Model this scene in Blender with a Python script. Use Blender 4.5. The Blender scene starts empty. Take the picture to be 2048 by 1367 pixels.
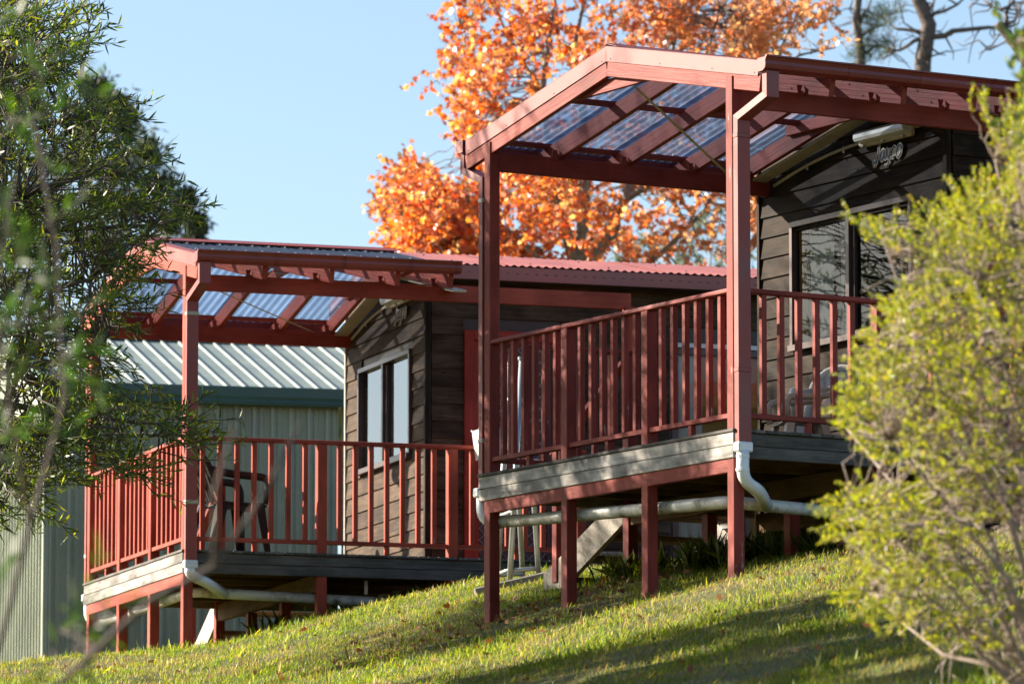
import bpy, bmesh, math, random
import numpy as np
from mathutils import Vector, Matrix
random.seed(7); rng = np.random.default_rng(11)
sc = bpy.context.scene
COL = sc.collection

# ------------------------------------------------------------------ camera
FPX, PITCH = 12097.9, 0.12939           # focal length in pixels of a 2048 px wide frame, upward tilt
cam = bpy.data.cameras.new('camera'); camo = bpy.data.objects.new('camera', cam); COL.objects.link(camo)
cam.sensor_width = 36.0; cam.lens = FPX / 2048 * 36.0
cam.clip_start = 0.5; cam.clip_end = 3000
camo.location = (0, 0, 0); camo.rotation_euler = (math.pi / 2 + PITCH, 0, 0)
cam.dof.use_dof = True; cam.dof.focus_distance = 45.5; cam.dof.aperture_fstop = 4.6
sc.camera = camo

# ------------------------------------------------------------------ sky, sun, exposure
SUN_EL = math.radians(25.0)
SUN_AZ = (-0.952, 0.306)                 # towards the sun: left and a little beyond the cabins
wd = bpy.data.worlds.new('World'); sc.world = wd; wd.use_nodes = True
wn = wd.node_tree; bg = wn.nodes['Background']
sky = wn.nodes.new('ShaderNodeTexSky'); sky.sky_type = 'NISHITA'; sky.sun_disc = False
sky.sun_elevation = SUN_EL; sky.sun_rotation = math.atan2(SUN_AZ[0], SUN_AZ[1]) % (2 * math.pi)
sky.air_density = 1.0; sky.dust_density = 1.4; sky.ozone_density = 1.6; sky.altitude = 600
wn.links.new(sky.outputs[0], bg.inputs[0]); bg.inputs[1].default_value = 0.064
sun = bpy.data.lights.new('sun', 'SUN'); suno = bpy.data.objects.new('sun', sun); COL.objects.link(suno)
sun.energy = 5.0; sun.angle = math.radians(0.53); sun.color = (1.0, 0.89, 0.74)
sdir = Vector((SUN_AZ[0] * math.cos(SUN_EL), SUN_AZ[1] * math.cos(SUN_EL), math.sin(SUN_EL)))
suno.rotation_euler = sdir.to_track_quat('Z', 'Y').to_euler(); suno.location = (-30, 40, 40)
sc.view_settings.view_transform = 'Standard'; sc.view_settings.look = 'None'
sc.view_settings.exposure = 1.72; sc.view_settings.gamma = 1.0
sc.render.engine = 'CYCLES'
sc.cycles.use_denoising = True
sc.cycles.max_bounces = 8; sc.cycles.transparent_max_bounces = 12
sc.cycles.sample_clamp_indirect = 6.0
sc.cycles.caustics_reflective = False; sc.cycles.caustics_refractive = False

# ------------------------------------------------------------------ placing
CP, SP = math.cos(PITCH), math.sin(PITCH)
def at(px, py, D):
    """world point at depth D (world Y) seen at photo pixel px, py"""
    a = (px - 1024) / FPX; b = -(py - 683.5) / FPX
    r = Vector((a, CP - SP * b, SP + CP * b))
    return r * (D / r.y)
def at_np(px, py, D):
    a = (px - 1024) / FPX; b = -(py - 683.5) / FPX
    y = CP - SP * b; k = D / y
    return np.stack([a * k, D, (SP + CP * b) * k], -1)
NEAR = (1.5396, 41.7995, 4.8343, 0.53722)
FAR = (-2.8579, 52.2770, 4.9909, 0.31694)
def smin(a, b, k): return -np.logaddexp(-a * k, -b * k) / k
def gh(X, D):
    X = np.asarray(X, float); D = np.asarray(D, float)
    Xc = np.clip(X, -12, 7); crest = np.clip(51.8 - 4.0 * np.maximum(0, X + .1), 40.0, 52.0)      # edge of the level bench the cabins stand on
    Dc = np.maximum(smin(D, crest, 3.0), 22)
    z = 3.72 + .263 * (np.maximum(Xc, -2.5) + .2) + .10 * np.minimum(Xc + 2.5, 0) + .145 * (Dc - 44.7)
    z = z + .04 * np.clip(D - crest, 0, 16) + .075 * np.clip(D - 22, -60, 0)
    z = z + .018 * np.sin(X * 2.3 + D * .7) + .016 * np.sin(D * 1.9 - X * 1.1) + .01 * np.sin(X * 5.1 + 1) * np.sin(D * 4.3)
    return z

# ------------------------------------------------------------------ materials
def newmat(name):
    m = bpy.data.materials.new(name); m.use_nodes = True
    nt = m.node_tree; b = nt.nodes['Principled BSDF']; return m, nt, b
def N(nt, t, **k):
    n = nt.nodes.new(t)
    for a, v in k.items():
        if a.startswith('i_'):
            n.inputs[a[2:].replace('_', ' ')].default_value = v
        else: setattr(n, a, v)
    return n
def ramp(nt, stops):
    r = nt.nodes.new('ShaderNodeValToRGB'); e = r.color_ramp.elements
    while len(e) < len(stops): e.new(0.5)
    for i, (p, c) in enumerate(stops): e[i].position = p; e[i].color = (*c, 1) if len(c) == 3 else c
    return r
def coords(nt, scale, kind='Object'):
    tc = nt.nodes.new('ShaderNodeTexCoord'); mp = nt.nodes.new('ShaderNodeMapping')
    mp.inputs['Scale'].default_value = scale
    nt.links.new(tc.outputs[kind], mp.inputs[0]); return mp, tc
def rnd_shift(nt, mp):
    oi = nt.nodes.new('ShaderNodeObjectInfo'); mul = N(nt, 'ShaderNodeMath', operation='MULTIPLY'); mul.inputs[1].default_value = 37.0
    nt.links.new(oi.outputs['Random'], mul.inputs[0]); nt.links.new(mul.outputs[0], mp.inputs['Location']); return oi
def bump(nt, b, src, strength, dist=.01):
    bp = N(nt, 'ShaderNodeBump'); bp.inputs['Strength'].default_value = strength; bp.inputs['Distance'].default_value = dist
    nt.links.new(src, bp.inputs['Height']); nt.links.new(bp.outputs[0], b.inputs['Normal'])
def mixc(nt, fac, a, bcol, blend='MIX'):
    m = N(nt, 'ShaderNodeMix', data_type='RGBA', blend_type=blend)
    for sock, val in ((m.inputs[0], fac), (m.inputs[6], a), (m.inputs[7], bcol)):
        if isinstance(val, bpy.types.NodeSocket): nt.links.new(val, sock)
        else: sock.default_value = val if isinstance(val, (int, float)) else ((*val, 1) if len(val) == 3 else val)
    return m.outputs[2]

def timber_paint(name, col, peel=.0, rough=.58, foot=False):
    m, nt, b = newmat(name)
    mp, tc = coords(nt, (2.0, 26, 26)); oi = rnd_shift(nt, mp)
    n1 = N(nt, 'ShaderNodeTexNoise', i_Scale=1.6, i_Detail=6, i_Roughness=.6); nt.links.new(mp.outputs[0], n1.inputs[0])
    mp2, _ = coords(nt, (1, 1, 1)); rnd_shift(nt, mp2)
    n2 = N(nt, 'ShaderNodeTexNoise', i_Scale=2.2, i_Detail=5); nt.links.new(mp2.outputs[0], n2.inputs[0])
    c1 = tuple(x * .68 for x in col); c2 = tuple(min(1, x * 1.28 + .010) for x in col)
    r = ramp(nt, [(.3, c1), (.7, c2)]); nt.links.new(n2.outputs[0], r.inputs[0])
    r2 = ramp(nt, [(.3, (.82, .8, .8)), (.65, (1.08, 1.08, 1.08))]); nt.links.new(n1.outputs[0], r2.inputs[0])
    c = mixc(nt, 1.0, r.outputs[0], r2.outputs[0], 'MULTIPLY')
    # worn patches with bare grey wood
    n3 = N(nt, 'ShaderNodeTexNoise', i_Scale=1.0, i_Detail=9, i_Roughness=.68)
    mp3, _ = coords(nt, (4.5, 22, 22)); rnd_shift(nt, mp3); nt.links.new(mp3.outputs[0], n3.inputs[0])
    src = n3.outputs[0]
    if foot:
        sx = N(nt, 'ShaderNodeSeparateXYZ'); nt.links.new(tc.outputs['Generated'], sx.inputs[0])
        mr = N(nt, 'ShaderNodeMapRange'); mr.inputs[1].default_value = .0; mr.inputs[2].default_value = .09
        mr.inputs[3].default_value = .10; mr.inputs[4].default_value = 0
        nt.links.new(sx.outputs[0], mr.inputs[0])
        ad = N(nt, 'ShaderNodeMath', operation='ADD'); nt.links.new(src, ad.inputs[0]); nt.links.new(mr.outputs[0], ad.inputs[1]); src = ad.outputs[0]
    r3 = ramp(nt, [(.70 - peel, (0, 0, 0)), (.73 - peel, (1, 1, 1))]); nt.links.new(src, r3.inputs[0])
    wood = ramp(nt, [(.3, (.17, .15, .14)), (.7, (.40, .36, .33))]); nt.links.new(n1.outputs[0], wood.inputs[0])
    c = mixc(nt, r3.outputs[0], c, wood.outputs[0])
    nt.links.new(c, b.inputs['Base Color']); b.inputs['Roughness'].default_value = rough
    b.inputs['Specular IOR Level'].default_value = .22
    bump(nt, b, n1.outputs[0], .5, .006)
    return m
def metal_paint(name, col, rough=.38, dirt=.25):
    m, nt, b = newmat(name)
    mp, _ = coords(nt, (1, 1, 1)); rnd_shift(nt, mp)
    n = N(nt, 'ShaderNodeTexNoise', i_Scale=1.7, i_Detail=6, i_Roughness=.6); nt.links.new(mp.outputs[0], n.inputs[0])
    r = ramp(nt, [(.3, tuple(x * (1 - dirt) for x in col)), (.7, tuple(min(1, x * (1 + dirt * .5)) for x in col))])
    nt.links.new(n.outputs[0], r.inputs[0]); nt.links.new(r.outputs[0], b.inputs['Base Color'])
    rr = ramp(nt, [(.3, (rough * .8,) * 3), (.7, (min(1, rough * 1.4),) * 3)]); nt.links.new(n.outputs[0], rr.inputs[0]); nt.links.new(rr.outputs[0], b.inputs['Roughness'])
    return m
def weathered(name, dark, light, stain=.5, knots=True, scale=1.0):
    m, nt, b = newmat(name)
    mp, _ = coords(nt, (1.3 * scale, 16 * scale, 16 * scale)); oi = rnd_shift(nt, mp)
    n1 = N(nt, 'ShaderNodeTexNoise', i_Scale=2.2, i_Detail=8, i_Roughness=.68, i_Distortion=.6); nt.links.new(mp.outputs[0], n1.inputs[0])
    r = ramp(nt, [(.28, dark), (.72, light)]); nt.links.new(n1.outputs[0], r.inputs[0])
    mp2, _ = coords(nt, (1.6, 3, 3)); rnd_shift(nt, mp2)
    n2 = N(nt, 'ShaderNodeTexNoise', i_Scale=1.5, i_Detail=6, i_Roughness=.62); nt.links.new(mp2.outputs[0], n2.inputs[0])
    r2 = ramp(nt, [(.36, (1 - stain,) * 3), (.6, (1, 1, 1))]); nt.links.new(n2.outputs[0], r2.inputs[0])
    c = mixc(nt, 1, r.outputs[0], r2.outputs[0], 'MULTIPLY')
    hs = N(nt, 'ShaderNodeHueSaturation'); mr = N(nt, 'ShaderNodeMapRange'); mr.inputs[3].default_value = .72; mr.inputs[4].default_value = 1.3
    nt.links.new(oi.outputs['Random'], mr.inputs[0]); nt.links.new(mr.outputs[0], hs.inputs['Value']); nt.links.new(c, hs.inputs['Color']); c = hs.outputs[0]
    if knots:
        vo = N(nt, 'ShaderNodeTexVoronoi', i_Scale=2.4); mp3, _ = coords(nt, (1.0, 2.2, 2.2)); rnd_shift(nt, mp3); nt.links.new(mp3.outputs[0], vo.inputs[0])
        r3 = ramp(nt, [(.035, (.25, .25, .25)), (.075, (1, 1, 1))]); nt.links.new(vo.outputs['Distance'], r3.inputs[0])
        c = mixc(nt, 1, c, r3.outputs[0], 'MULTIPLY')
    nt.links.new(c, b.inputs['Base Color']); b.inputs['Roughness'].default_value = .75; b.inputs['Specular IOR Level'].default_value = .14
    bump(nt, b, n1.outputs[0], .6, .006)
    return m
def plain(name, col, rough=.5, metallic=0.0, var=.12, scale=9, spec=.5):
    m, nt, b = newmat(name)
    mp, _ = coords(nt, (1, 1, 1)); rnd_shift(nt, mp)
    n = N(nt, 'ShaderNodeTexNoise', i_Scale=scale, i_Detail=5); nt.links.new(mp.outputs[0], n.inputs[0])
    r = ramp(nt, [(.3, tuple(x * (1 - var) for x in col)), (.7, tuple(min(1, x * (1 + var)) for x in col))]); nt.links.new(n.outputs[0], r.inputs[0])
    nt.links.new(r.outputs[0], b.inputs['Base Color']); b.inputs['Roughness'].default_value = rough; b.inputs['Metallic'].default_value = metallic
    b.inputs['Specular IOR Level'].default_value = spec
    return m
def leaf_mat(name, trans=.45, rough=.45, spec=.4, boost=1.6):
    m, nt, b = newmat(name)
    a = N(nt, 'ShaderNodeAttribute', attribute_name='col')
    nt.links.new(a.outputs['Color'], b.inputs['Base Color']); b.inputs['Roughness'].default_value = rough; b.inputs['Specular IOR Level'].default_value = spec
    tr = N(nt, 'ShaderNodeBsdfTranslucent'); hs = N(nt, 'ShaderNodeHueSaturation'); hs.inputs['Value'].default_value = boost; hs.inputs['Saturation'].default_value = 1.1
    nt.links.new(a.outputs['Color'], hs.inputs['Color']); nt.links.new(hs.outputs[0], tr.inputs[0])
    mx = N(nt, 'ShaderNodeMixShader'); mx.inputs[0].default_value = trans
    nt.links.new(b.outputs[0], mx.inputs[1]); nt.links.new(tr.outputs[0], mx.inputs[2])
    nt.links.new(mx.outputs[0], nt.nodes['Material Output'].inputs[0]); return m

RED = (.215, .031, .020)
M = {}
M['red'] = timber_paint('red_paint', RED)
M['red_post'] = timber_paint('red_paint_worn_foot', RED, foot=True)
M['red_peel'] = timber_paint('red_paint_peeling', RED, peel=.06, foot=True)
M['red_bal'] = timber_paint('red_paint_balusters', RED, peel=.05)
for k_, c_ in (('2', (.32, .049, .024)),):  # farther verandah's reds, colour lightened for haze and light bounced off the lawn
    M['red' + k_] = timber_paint('red_paint_bounce_lit', c_); M['red_post' + k_] = timber_paint('red_paint_bounce_lit_posts', c_, foot=True); M['red_bal' + k_] = timber_paint('red_paint_bounce_lit_balusters', c_, peel=.02)
    M['red_metal' + k_] = metal_paint('red_steel_bounce_lit', (.30, .052, .034), .42); M['gutter_metal' + k_] = metal_paint('red_gutter_bounce_lit', (.25, .040, .026), .3)
M['red_metal'] = metal_paint('red_steel', (.22, .036, .029), .42)
M['gutter_metal'] = metal_paint('red_gutter_steel', (.19, .028, .022), .3)
M['roof_pink'] = metal_paint('red_roof_steel', (.30, .095, .080), .42)
M['rim'] = weathered('weathered_grey_timber', (.24, .22, .20), (.52, .49, .45), .6, scale=.8)
M['deck'] = weathered('weathered_deck_board', (.07, .063, .057), (.19, .175, .16), .4)
M['wall'] = weathered('dark_stained_board', (.008, .0055, .004), (.060, .038, .023), .6)
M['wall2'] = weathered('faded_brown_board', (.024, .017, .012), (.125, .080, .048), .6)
M['brown'] = weathered('brown_framing_timber', (.12, .07, .035), (.26, .16, .08), .4)
M['pale_timber'] = weathered('pale_treated_timber', (.26, .23, .19), (.44, .40, .35), .3)
M['trim'] = plain('dark_trim', (.045, .034, .030), .55)
M['cream'] = plain('cream_trim', (.46, .41, .32), .5)
M['alu'] = plain('brown_window_frame', (.075, .05, .045), .35, 0.2)
M['galv'] = plain('galvanised_strap', (.55, .50, .38), .5, .1)
M['tube_metal'] = plain('grey_tube_metal', (.42, .45, .46), .35, .6)
M['screw'] = plain('roof_screw', (.10, .06, .06), .4, .5)
M['zinc_screw'] = plain('zinc_screw', (.55, .55, .56), .4, .6)
M['white_plastic'] = plain('white_plastic', (.60, .61, .60), .4)
M['beige_plastic'] = plain('beige_plastic', (.42, .31, .20), .42)
M['pale_plastic'] = plain('pale_plastic', (.52, .49, .45), .42)
M['dark_plastic'] = plain('dark_green_brown_plastic', (.020, .017, .014), .6, spec=.2)
M['diffuser'] = plain('light_diffuser', (.70, .70, .68), .25)
M['fitting'] = plain('light_fitting_body', (.55, .49, .38), .45)
M['navy'] = plain('navy_lettering', (.012, .014, .03), .4)
M['curtain'] = plain('net_curtain', (.60, .59, .55), .9, var=.06)
M['ochre'] = plain('ochre_curtain', (.36, .19, .04), .9)
M['orange'] = plain('orange_sheet', (.60, .16, .06), .8)
M['dark_room'] = plain('dark_interior', (.05, .045, .04), .9)
M['door_red'] = timber_paint('door_frame_red', (.30, .032, .018))
M['door_screen'] = plain('brown_door_screen', (.055, .034, .034), .5)
M['concrete'] = plain('concrete', (.26, .235, .20), .9, var=.25)
M['black_pipe'] = plain('black_pipe', (.01, .01, .011), .3)
M['shed'] = metal_paint('pale_green_shed_steel', (.295, .32, .245), .5, .22)
M['shed_roof'] = metal_paint('pale_shed_roof_steel', (.23, .28, .25), .45, .2)
M['shed_green'] = metal_paint('dark_green_gutter', (.03, .075, .062), .4, .2)
# pvc with grime
m, nt, b = newmat('grimy_pvc'); mp, _ = coords(nt, (1, 1, 1))
n = N(nt, 'ShaderNodeTexNoise', i_Scale=5.5, i_Detail=9, i_Roughness=.72); nt.links.new(mp.outputs[0], n.inputs[0])
r = ramp(nt, [(.34, (.10, .09, .06)), (.42, (.40, .38, .31)), (.52, (.62, .62, .58))]); nt.links.new(n.outputs[0], r.inputs[0])
nt.links.new(r.outputs[0], b.inputs['Base Color']); b.inputs['Roughness'].default_value = .4; M['pvc'] = m
M['pvc_clean'] = plain('clean_pvc', (.72, .74, .76), .3, var=.05)
# polycarbonate roof sheet
m, nt, b = newmat('tinted_polycarbonate'); mp, _ = coords(nt, (1, .25, 1)); rnd_shift(nt, mp)
n = N(nt, 'ShaderNodeTexNoise', i_Scale=7, i_Detail=6, i_Roughness=.6); nt.links.new(mp.outputs[0], n.inputs[0])
r = ramp(nt, [(.3, (.07, .09, .13)), (.7, (.14, .17, .23))]); nt.links.new(n.outputs[0], r.inputs[0]); nt.links.new(r.outputs[0], b.inputs['Base Color'])
b.inputs['Roughness'].default_value = .25
tr = N(nt, 'ShaderNodeBsdfTranslucent'); r2 = ramp(nt, [(.3, (.10, .17, .31)), (.7, (.21, .32, .52))]); nt.links.new(n.outputs[0], r2.inputs[0]); oi = nt.nodes.new('ShaderNodeObjectInfo'); mr = N(nt, 'ShaderNodeMapRange'); mr.inputs[3].default_value = .5; mr.inputs[4].default_value = 1.0; nt.links.new(oi.outputs['Random'], mr.inputs[0])
hs = N(nt, 'ShaderNodeHueSaturation'); nt.links.new(mr.outputs[0], hs.inputs['Value']); nt.links.new(r2.outputs[0], hs.inputs['Color']); nt.links.new(hs.outputs[0], tr.inputs[0])
mx = N(nt, 'ShaderNodeMixShader'); mx.inputs[0].default_value = .62
nt.links.new(b.outputs[0], mx.inputs[1]); nt.links.new(tr.outputs[0], mx.inputs[2]); tp = N(nt, 'ShaderNodeBsdfTransparent'); tp.inputs[0].default_value = (.52, .62, .78, 1)
mx2 = N(nt, 'ShaderNodeMixShader'); mx2.inputs[0].default_value = .33; nt.links.new(mx.outputs[0], mx2.inputs[1]); nt.links.new(tp.outputs[0], mx2.inputs[2])
nt.links.new(mx2.outputs[0], nt.nodes['Material Output'].inputs[0]); M['poly'] = m
# window glass
for gname, gior in (('glass', 1.4), ('glass2', 3.4)):
  m, nt, b = newmat('window_' + gname); nt.nodes.remove(b)
  g = N(nt, 'ShaderNodeBsdfGlossy'); g.inputs['Roughness'].default_value = .01; g.inputs[0].default_value = (1, 1, 1, 1)
  t = N(nt, 'ShaderNodeBsdfTransparent'); t.inputs[0].default_value = (.88, .90, .88, 1)
  lw = N(nt, 'ShaderNodeFresnel'); lw.inputs[0].default_value = gior
  mp, _ = coords(nt, (1, 1, 1)); n = N(nt, 'ShaderNodeTexNoise', i_Scale=1.4, i_Detail=2); nt.links.new(mp.outputs[0], n.inputs[0])
  bp = N(nt, 'ShaderNodeBump'); bp.inputs['Strength'].default_value = .06; bp.inputs['Distance'].default_value = .02; nt.links.new(n.outputs[0], bp.inputs['Height']); nt.links.new(bp.outputs[0], g.inputs['Normal'])
  mx = N(nt, 'ShaderNodeMixShader'); nt.links.new(lw.outputs[0], mx.inputs[0]); nt.links.new(t.outputs[0], mx.inputs[1]); nt.links.new(g.outputs[0], mx.inputs[2])
  nt.links.new(mx.outputs[0], nt.nodes['Material Output'].inputs[0]); M[gname] = m
# bark
def bark(name, c1, c2):
    m, nt, b = newmat(name); mp, _ = coords(nt, (1, 1, 1))
    n = N(nt, 'ShaderNodeTexNoise', i_Scale=14, i_Detail=7, i_Roughness=.7); nt.links.new(mp.outputs[0], n.inputs[0])
    r = ramp(nt, [(.3, c1), (.7, c2)]); nt.links.new(n.outputs[0], r.inputs[0]); nt.links.new(r.outputs[0], b.inputs['Base Color'])
    b.inputs['Roughness'].default_value = .85; bump(nt, b, n.outputs[0], .6, .02); return m
M['bark_grey'] = bark('grey_bark', (.14, .12, .105), (.34, .31, .28))
M['bark_dark'] = bark('dark_twig_bark', (.045, .034, .028), (.13, .10, .085))
M['bark_pine'] = bark('pine_bark', (.06, .045, .04), (.17, .13, .11))
M['bark_tea'] = bark('tea_tree_bark', (.20, .15, .12), (.46, .37, .31))
M['leaf'] = leaf_mat('narrow_leaf', .40, .38, .5, 1.7)
M['leaf_maple'] = leaf_mat('maple_leaf', .6, .33, .7, 1.9)
M['leaf_tea'] = leaf_mat('tea_tree_leaf', .50, .4, .45, 1.7)
M['leaf_far'] = leaf_mat('distant_foliage', .30, .6, .2, 1.3)
M['grass'] = leaf_mat('grass_blade', .48, .5, .3, 1.6)
M['litter'] = leaf_mat('fallen_leaf', .2, .7, .2, 1.2)
# lawn soil
m, nt, b = newmat('lawn_ground'); mp, _ = coords(nt, (1, 1, 1))
n = N(nt, 'ShaderNodeTexNoise', i_Scale=1.3, i_Detail=8, i_Roughness=.65); nt.links.new(mp.outputs[0], n.inputs[0])
r = ramp(nt, [(.34, (.04, .055, .012)), (.5, (.085, .09, .02)), (.66, (.15, .115, .05))]); nt.links.new(n.outputs[0], r.inputs[0]); nt.links.new(r.outputs[0], b.inputs['Base Color'])
n2 = N(nt, 'ShaderNodeTexNoise', i_Scale=30, i_Detail=6); nt.links.new(mp.outputs[0], n2.inputs[0]); bump(nt, b, n2.outputs[0], .9, .05)
b.inputs['Roughness'].default_value = .95; M['ground'] = m

# ------------------------------------------------------------------ builders
def link(name, me, mat, parent=None, smooth=False):
    o = bpy.data.objects.new(name, me); COL.objects.link(o)
    if mat is not None and not me.materials: me.materials.append(mat)
    if smooth:
        me.polygons.foreach_set('use_smooth', [True] * len(me.polygons))
    if parent is not None: o.parent = parent
    return o
def mesh(name, v, f):
    me = bpy.data.meshes.new(name); me.from_pydata([tuple(p) for p in v], [], f); me.update(); return me
def thing(name, label, cat, loc, rz=0, group=None):
    o = bpy.data.objects.new(name, None); COL.objects.link(o); o.empty_display_size = .2
    o.location = loc; o.rotation_euler = (0, 0, rz); tag(o, label, cat, group); return o
def tag(o, label, cat, group=None):
    o['label'] = label; o['category'] = cat
    if group: o['group'] = group
_cache = {}
def sub(o, par):
    """hang o (placed in the thing's frame) under the part par without moving it"""
    o.parent = par; o.matrix_basis = par.matrix_basis.inverted() @ o.matrix_basis; return o
def boxmesh(l, w, h, bev, mat):
    key = (round(l, 4), round(w, 4), round(h, 4), bev, mat)
    if key in _cache: return _cache[key]
    bm = bmesh.new(); bmesh.ops.create_cube(bm, size=1)
    for v in bm.verts: v.co = Vector((v.co.x * l, v.co.y * w, v.co.z * h))
    if bev: bmesh.ops.bevel(bm, geom=bm.edges[:], offset=bev, segments=1, affect='EDGES')
    me = bpy.data.meshes.new('box'); bm.to_mesh(me); bm.free(); me.materials.append(M[mat]); _cache[key] = me; return me
def frame(p0, p1, up):
    p0 = Vector(p0); p1 = Vector(p1); x = (p1 - p0).normalized(); up = Vector(up)
    y = up.cross(x).normalized(); z = x.cross(y)
    return Matrix(((x.x, y.x, z.x, 0), (x.y, y.y, z.y, 0), (x.z, y.z, z.z, 0), (0, 0, 0, 1)))
def bar(name, parent, p0, p1, w, h, mat, up=(0, 0, 1), bev=.004):
    """one straight member from p0 to p1 (centre line), w across, h along up; grain runs along it"""
    L = (Vector(p1) - Vector(p0)).length
    o = link(name, boxmesh(L, w, h, bev, mat), None, parent)
    o.matrix_local = Matrix.Translation((Vector(p0) + Vector(p1)) / 2) @ frame(p0, p1, up); return o
def prism(name, parent, p0, p1, prof, mat, up=(0, 0, 1), smooth=False):
    """profile [(y,z)] swept from p0 to p1"""
    L = (Vector(p1) - Vector(p0)).length; n = len(prof)
    v = [(-L / 2, y, z) for y, z in prof] + [(L / 2, y, z) for y, z in prof]
    f = [tuple(range(n))[::-1], tuple(range(n, 2 * n))] + [(i, (i + 1) % n, n + (i + 1) % n, n + i) for i in range(n)]
    me = mesh(name, v, f); bm = bmesh.new(); bm.from_mesh(me); bmesh.ops.recalc_face_normals(bm, faces=bm.faces[:]); bm.to_mesh(me); bm.free()
    o = link(name, me, M[mat], parent)
    o.matrix_local = Matrix.Translation((Vector(p0) + Vector(p1)) / 2) @ frame(p0, p1, up); return o
def sweep_geo(pts, rad, n=8, flat=None, start=0.0):
    pts = [Vector(p) for p in pts]; m = len(pts)
    if not hasattr(rad, '__len__'): rad = [rad] * m
    V = []; F = []
    t = (pts[1] - pts[0]).normalized()
    ref = Vector((0, 0, 1)) if abs(t.z) < .9 else Vector((1, 0, 0))
    nrm = t.cross(ref).normalized()
    for i, p in enumerate(pts):
        if i == 0: t = pts[1] - pts[0]
        elif i == m - 1: t = pts[-1] - pts[-2]
        else: t = (pts[i + 1] - p).normalized() + (p - pts[i - 1]).normalized()
        t = t.normalized() if t.length > 1e-9 else Vector((0, 0, 1))
        nrm = (nrm - t * nrm.dot(t)); nrm = nrm.normalized() if nrm.length > 1e-6 else t.orthogonal().normalized()
        bn = t.cross(nrm)
        for k in range(n):
            a = 2 * math.pi * k / n + start
            V.append(p + (nrm * math.cos(a) + bn * math.sin(a)) * rad[i])
    for i in range(m - 1):
        for k in range(n):
            a = i * n + k; b2 = i * n + (k + 1) % n; F.append((a, b2, b2 + n, a + n))
    F.append(tuple(range(n))[::-1]); F.append(tuple(range((m - 1) * n, m * n)))
    return V, F
def tube(name, parent, pts, rad, mat, n=10, smooth=True):
    V, F = sweep_geo(pts, rad, n); o = link(name, mesh(name, V, F), M[mat], parent, smooth); return o
def bend(pts, r=.08, k=5):
    """round the corners of a polyline"""
    pts = [Vector(p) for p in pts]; out = [pts[0]]
    for i in range(1, len(pts) - 1):
        a, b2, c = pts[i - 1], pts[i], pts[i + 1]
        d1 = min(r, (b2 - a).length * .48); d2 = min(r, (c - b2).length * .48)
        s = b2 + (a - b2).normalized() * d1; e = b2 + (c - b2).normalized() * d2
        for j in range(k + 1):
            u = j / k; out.append(s * (1 - u) ** 2 + b2 * 2 * u * (1 - u) + e * u * u)
    out.append(pts[-1]); return out
def rectpipe(name, parent, pts, w, d, mat, side):
    """rectangular pipe mitred along a polyline; w runs along side, d across"""
    pts = [Vector(p) for p in pts]; side = Vector(side).normalized(); m = len(pts); V = []; F = []
    for i, p in enumerate(pts):
        ts = []
        if i > 0: ts.append((p - pts[i - 1]).normalized())
        if i < m - 1: ts.append((pts[i + 1] - p).normalized())
        t = sum(ts, Vector()).normalized(); k = 1.0
        if len(ts) == 2: k = 1 / max(.4, t.dot(ts[0]))
        b2 = t.cross(side).normalized()
        for sx, sy in ((-1, -1), (1, -1), (1, 1), (-1, 1)): V.append(p + side * (w / 2 * sx) + b2 * (d / 2 * sy * k))
    for i in range(m - 1):
        for k in range(4): a = i * 4 + k; b2 = i * 4 + (k + 1) % 4; F.append((a, b2, b2 + 4, a + 4))
    F += [(3, 2, 1, 0), tuple(range((m - 1) * 4, m * 4))]
    return link(name, mesh(name, V, F), M[mat], parent)
def corr_sheet(name, parent, O, across, down, width, length, pitch, amp, mat, prof='sine', t=.0, per=8, smooth=True):
    """corrugated sheet: ribs run along down; profile repeats across"""
    O = Vector(O); a = Vector(across).normalized(); d = Vector(down).normalized(); nr = a.cross(d).normalized()
    if nr.z < 0: nr = -nr
    xs = []; hs = []
    if prof == 'sine':
        k = int(width / pitch * per)
        for i in range(k + 1):
            x = width * i / k; xs.append(x); hs.append(amp * math.cos(2 * math.pi * x / pitch))
    else:
        x = 0
        while x < width - 1e-6:
            for fx, h in prof: 
                if x + fx * pitch <= width: xs.append(x + fx * pitch); hs.append(h * amp)
            x += pitch
        xs.append(width); hs.append(0)
    V = []; F = []; nl = 3
    for j in range(nl):
        for x, h in zip(xs, hs): V.append(O + a * x + d * (length * j / (nl - 1)) + nr * h)
    k = len(xs)
    for j in range(nl - 1):
        for i in range(k - 1): F.append((j * k + i, j * k + i + 1, (j + 1) * k + i + 1, (j + 1) * k + i))
    if t:
        o0 = len(V); V += [p - nr * t for p in V]; 
        F += [tuple(q + o0 for q in f[::-1]) for f in F[:]]
        for i in range(k - 1): 
            F.append((i + 1, i, o0 + i, o0 + i + 1)); e = (nl - 1) * k; F.append((e + i, e + i + 1, o0 + e + i + 1, o0 + e + i))
    return link(name, mesh(name, V, F), M[mat], parent, smooth)

bar_, prism_, rectpipe_ = bar, prism, rectpipe
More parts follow.
